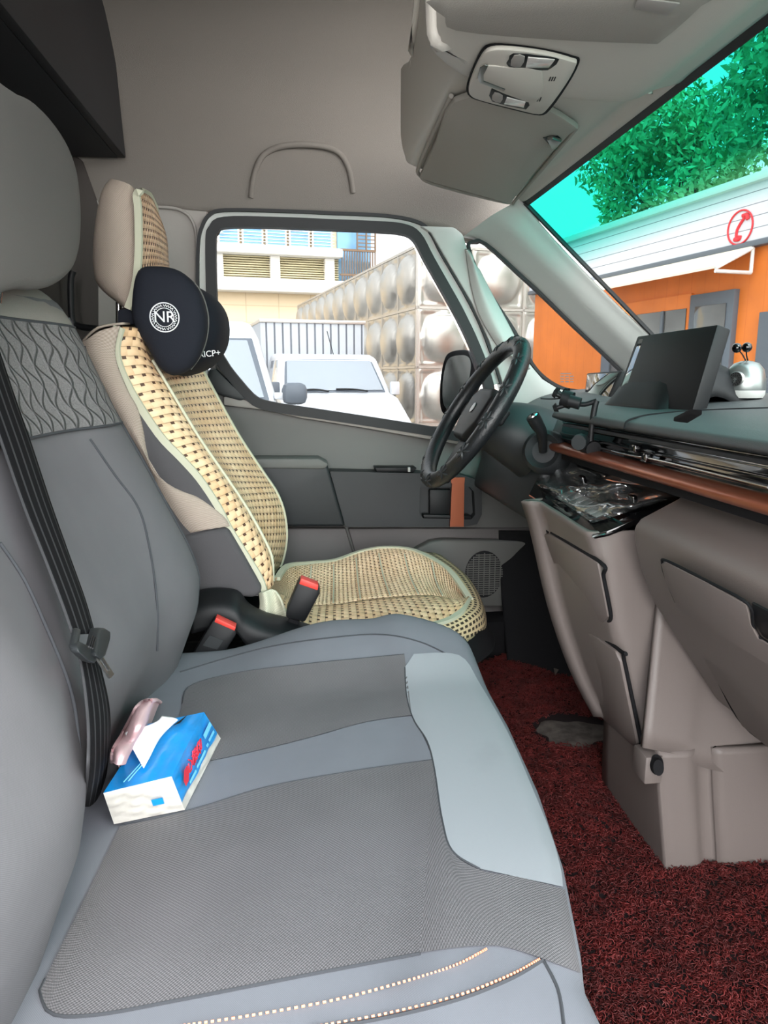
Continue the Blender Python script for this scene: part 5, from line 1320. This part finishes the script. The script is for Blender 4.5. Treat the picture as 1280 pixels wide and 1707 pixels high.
slab_l('windshield_seal', [wspt(-.99, .0, -.008), wspt(.99, .0, -.008), wspt(.97, .97, -.008), wspt(-.97, .97, -.008)], (0, .02, 0), m_gframe, tr_)
slab_l('windshield', [wspt(-.95, .06, -.02), wspt(.95, .06, -.02), wspt(.93, .92, -.02), wspt(-.93, .92, -.02)], (0, .02, 0), m_cglass, tr_)
for a_, b_ in (((-.75, .03), (-.15, .02)), ((.0, .08), (.62, .02))):
    bm = bmesh.new(); tube('', [wspt(a_[0], a_[1], -.04), wspt((a_[0]+b_[0])/2, .07, -.05), wspt(b_[0], b_[1], -.04)], .011, None, bm=bm); lfin('wiper', bm, m_black, tr_)
for s in (-1, 1):
    lbox('headlamp', (s*.64-.10, -1.0, zh-.24), (s*.64+.10, -.93, zh-.04), m_lamp2, tr_, .03)
    lbox('mirror', (s*(WT/2+.02)-.06, -.05, zw+.0), (s*(WT/2+.02)+.06, .03, zw+.17), m_wpaint if s > 0 else m_gframe, tr_, .02)
lbox('grille', (-.35, -1.0, zh-.20), (.35, -.96, zh-.10), m_black, tr_)
lbox('bumper', (-.72, -1.06, .25), (.72, -.92, .48), m_wpaint, tr_, .04)
slab_l('side_window', [(-(WT/2-.035), .12, zw+.04), (-(WT/2-.1), .42, zr-.08), (-(WT/2-.1), .95, zr-.08), (-(WT/2-.035), .95, zw+.04)], (-.012, 0, 0), m_cglass, tr_)
bm = bmesh.new(); tube('', [(0.1, .55, zr), (0.02, .56, zr+.3)], .005, None, bm=bm, k=1); lfin('antenna', bm, m_black, tr_)
zbx = .8+(627-538)*(DT+1.4)/1211-GZ
lbox('cargo_box', (-WT/2, 1.3, .7), (WT/2-.02, 3.8, zbx), m_corr, tr_, .01)
lbox('cargo_box_rim', (-WT/2-.01, 1.28, zbx-.05), (WT/2, 3.82, zbx+.0), m_tankf, tr_, .01)
for s in (-1, 1):
    for y in (-.45, 2.9):
        bm = bmesh.new(); lathe('', [(0, -.09), (.27, -.09), (.29, -.05), (.29, .05), (.27, .09), (.17, .09), (.15, .06), (0, .06)], frame((s*.68, y, .29), (s, 0, 0), (0, 1, 0)), None, bm=bm); lfin('wheel', bm, m_rubber, tr_)
# ---- white van at left
DV = 5.4; pv_ = D(466, 620, DV); sV = DV/1211
vn = oroot('white_van', (pv_.x, pv_.y, GZ), 'white van with grey mirror seen close at the left of the side window', 'van')
zr = .8+(627-533)*sV-GZ; zw = .8+(627-672)*sV-GZ
WV = 1.5
vb = car(vn, WV, 3, [(-.35, .3), (-.42, .8), (-.30, zw-.12), (-.08, zw), (.30, zr-.10), (.5, zr), (2.6, zr+.03), (2.85, zr-.1), (2.9, .3)], m_wpaint, 'body', taper=.22, zb=zw-.1, bw=.09)
vb.location = (-WV/2, 0, 0)
def wv(u, t, o=-.02):
    a = Vector((0, -.08, zw+.02)); b = Vector((0, .28, zr-.14)); p = a+(b-a)*t; w = (WV/2-.075)*(1-.22*(p.z-zw+.1)); return Vector((-WV/2+u*w, p.y+o, p.z-o*.3))
slab_l('windshield_seal', [wv(-1, -.0, -.012), wv(1, -.0, -.012), wv(1, 1, -.012), wv(-1, 1, -.012)], (0, .02, 0), m_gframe, vn, .01)
slab_l('windshield', [wv(-.95, .04, -.02), wv(.95, .04, -.02), wv(.93, .96, -.02), wv(-.93, .96, -.02)], (0, .02, 0), m_cglass, vn, .01)
lbox('mirror_housing', (.01, -.12, zw-.01), (.19, .04, zw+.15), m_gframe, vn, .05)
lbox('mirror_arm', (-.05, -.05, zw+.03), (.06, .0, zw+.08), m_wpaint, vn, .01)
for s in (-1, 1):
    for y in (.1, 2.3):
        bm = bmesh.new(); lathe('', [(0, -.09), (.27, -.09), (.29, -.05), (.29, .05), (.27, .09), (.17, .09), (.15, .06), (0, .06)], frame((-WV/2+s*.68, y, .29), (s, 0, 0), (0, 1, 0)), None, bm=bm); lfin('wheel', bm, m_rubber, vn)
# ---- orange kiosk: front wall along U
kd = lambda px: 5582/(px-265)
k0 = D(888, 600, kd(888)); 
ki = empty('orange_kiosk', (k0.x, k0.y, GZ), 'orange plank kiosk with white clapboard fascia seen through the windshield', 'kiosk')
KR = Matrix.Rotation(math.atan2(-U.y, -U.x), 4, 'Z'); ki.rotation_euler = KR.to_euler()   # local x runs toward the camera, local y to the right/back
YS = 1 if (KR @ Vector((0, 1, 0))).dot(V) > 0 else -1
def kx(px):
    p = D(px, 600, kd(px)); return (p-k0).dot(-U)
zf0 = .8+218/1211*kd(1280)-GZ; zf1 = .8+312/1211*kd(1280)-GZ
def kquad(name, x0, x1, z0, z1, y0, y1, m, root, bw=.004, uv=False):
    bm = bmesh.new(); addbox(bm, (x0, min(y0*YS, y1*YS), z0), (x1, max(y0*YS, y1*YS), z1))
    if uv:
        l = bm.loops.layers.uv.new('UVMap')
        for f in bm.faces:
            for lp in f.loops: lp[l].uv = (lp.vert.co.x+lp.vert.co.y, lp.vert.co.z)
        bw = 0
    return lfin(name, bm, m, root, bw=bw)
XL = 9.0
kquad('plank_wall', 0, XL, 0, zf0+.1, 0, .08, m_orange, ki, uv=True)
kquad('end_wall', 0, .08, 0, zf0+.1, .08, 2.4, m_orange, ki, uv=True)
kquad('fascia', -.06, XL, zf0, zf1, -.05, .05, m_board, ki, uv=True)
kquad('roof', -.1, XL, zf1, zf1+.06, -.1, 2.5, m_corn, ki)
kquad('fascia_rail', -.06, XL, zf0-.03, zf0+.01, -.07, .02, m_gframe, ki)
xa, xb = kx(1012), kx(1226)
zb0 = zf0-.42
wf = kquad('window_frame', xa, kx(1148), .55, zb0+.12, -.03, .02, m_orange, ki, uv=True)
kquad('glass_pane', xa+.06, kx(1148)-.04, .65, zb0+.0, -.04, -.03, m_dglass, wf)
kquad('mullion', kx(1104), kx(1108), .6, zb0, -.06, -.04, m_gframe, wf)
df = kquad('door_frame', kx(1150), kx(1222), .0, zb0+.1, -.05, .02, m_gframe, ki)
kquad('glass_pane', kx(1160), kx(1211), .5, zb0-.0, -.06, -.05, m_dglass, df)
kquad('corner_post', kx(1008), kx(1022), 0, zf0-.35, -.05, .03, m_gframe, ki)
kquad('roller_shutter', kx(1266), XL, .0, zb0-.1, -.05, .02, m_gframe, ki)
# awning
x0_, x1_ = kx(985), kx(1246)
bm = bmesh.new()
a_ = [(x0_, -.05*YS, zf0-.04), (x1_, -.05*YS, zf0-.04), (x1_, -.38*YS, zf0-.20), (x0_, -.38*YS, zf0-.20)]
vs = [bm.verts.new(p) for p in a_]+[bm.verts.new((p[0], p[1], p[2]+.02)) for p in a_]
for f in ((0, 1, 2, 3), (7, 6, 5, 4), (0, 4, 5, 1), (1, 5, 6, 2), (2, 6, 7, 3), (3, 7, 4, 0)): bm.faces.new([vs[i] for i in f])
aw = lfin('awning', bm, m_awn, ki)
bm = bmesh.new()
for p, q in (((x1_, -.05*YS, zf0-.04), (x1_, -.05*YS, zf0-.22)), ((x1_, -.05*YS, zf0-.22), (x1_, -.38*YS, zf0-.22)), ((x1_, -.38*YS, zf0-.20), (x1_, -.05*YS, zf0-.04))):
    tube('', [p, q], .014, None, k=1, bm=bm)
lfin('awning_bracket', bm, m_corn, aw)
# phone sign on the fascia
q_ = Pn(1243, 380, k0, V); xs_ = (q_-k0).dot(-U); zc_ = q_.z-GZ
PM = frame((xs_, -.052*YS, zc_), (0, -YS, 0), (1, 0, 0)) if YS > 0 else frame((xs_, .052, zc_), (0, 1, 0), (1, 0, 0))
bm = bmesh.new(); R_ = .125; ps = [PM @ Vector((R_*math.cos(2*PI*i/32), R_*math.sin(2*PI*i/32), .004)) for i in range(32)]
tube('', ps, .007, None, k=1, closed=True, bm=bm)
tube('', [PM @ Vector(p) for p in ((-.03, -.075, .004), (-.028, -.02, .004), (.0, .025, .004), (.045, .07, .004))], .011, None, k=5, bm=bm)
tube('', [PM @ Vector(p) for p in ((-.045, -.08, .004), (.0, -.085, .004), (.008, -.06, .004))], .016, None, k=4, bm=bm)
tube('', [PM @ Vector(p) for p in ((.02, .08, .004), (.06, .08, .004), (.075, .045, .004))], .016, None, k=4, bm=bm)
lfin('telephone_sign', bm, m_red, ki)
# ---- trees behind the kiosk
def foliage(cs_, n, size, seed):
    g = np.random.default_rng(seed); tot = sum(c[3]**2 for c in cs_); Vv = []; 
    for cx, cy_, cz_, r in cs_:
        k = int(n*r*r/tot); d = g.normal(size=(k, 3)); d /= np.linalg.norm(d, axis=1)[:, None]
        rad = r*(.55+.5*g.random(k))[:, None]; c = np.array([cx, cy_, cz_])+d*rad*np.array([1, 1, .8])
        a = g.normal(size=(k, 3)); a /= np.linalg.norm(a, axis=1)[:, None]; b = np.cross(a, g.normal(size=(k, 3))); b /= np.linalg.norm(b, axis=1)[:, None]
        s = size*(.6+.8*g.random(k))[:, None]
        Vv.append(np.stack([c-a*s, c+b*s*.4, c+a*s, c-b*s*.4], 1).reshape(-1, 3))
    Vv = np.concatenate(Vv); nq = len(Vv)//4; me = bpy.data.meshes.new('foliage')
    me.vertices.add(len(Vv)); me.vertices.foreach_set('co', Vv.ravel().astype(np.float32)); me.loops.add(len(Vv)); me.loops.foreach_set('vertex_index', np.arange(len(Vv), dtype=np.int32))
    me.polygons.add(nq); me.polygons.foreach_set('loop_start', np.arange(0, len(Vv), 4, dtype=np.int32)); me.polygons.foreach_set('loop_total', np.full(nq, 4, np.int32)); me.update(); return me
for i, (px, d, h, r, lab, m_) in enumerate(((1010, -3.5, 5.0, 1.5, 'leafy tree behind the kiosk, leftmost through the windshield', m_fgr2), (1120, .2, 4.8, 1.5, 'leafy tree behind the kiosk with bright sky gap beside it', m_fgr), (1250, 3.8, 5.2, 1.6, 'tall dense leafy tree behind the kiosk at the right edge', m_fgr), (1390, 7.6, 5.2, 1.6, 'leafy tree behind the kiosk, rightmost and nearest', m_fgr2))):
    b = k0 - U*d + V*4.8; t_ = empty('leafy_tree', (b.x, b.y, GZ), lab, 'tree', 'trees behind the kiosk')
    rr = random.Random(i); bl_ = [(rr.uniform(-.9, .9)*r, rr.uniform(-.9, .9)*r, h+rr.uniform(-1.5, .9)*r, r*rr.uniform(.4, .75)) for _ in range(13)]
    o = link('foliage', foliage(bl_, 13000, .075, i), m_, t_, False)
    bm = bmesh.new(); tube('', [(0, 0, 0), (.05, .03, h*.5), (0, .1, h)], lambda t: .13*(1-.6*t), None, bm=bm)
    for c in bl_[:5]: tube('', [(0.02, .05, h*.55), (c[0]*.5, c[1]*.5, c[2]*.85), c[:3]], lambda t: .05*(1-.7*t), None, bm=bm, k=3)
    lfin('trunk', bm, m_bark, t_)
# printed marking on the quarter glass
bm = bmesh.new()
for r in range(4):
    y0_ = 622+r*4.5
    for c in range(3 if r else 1):
        a = 934+c*8; w = 18 if r == 0 else 6
        q = [P(a, y0_, y=YQ+.017), P(a+w, y0_, y=YQ+.017), P(a+w, y0_+1.6, y=YQ+.017), P(a, y0_+1.6, y=YQ+.017)]
        bm.faces.new([bm.verts.new(p) for p in q])
o = fin('trim_11', bm, m_gframe, flat=True); tag(o, kind='structure')
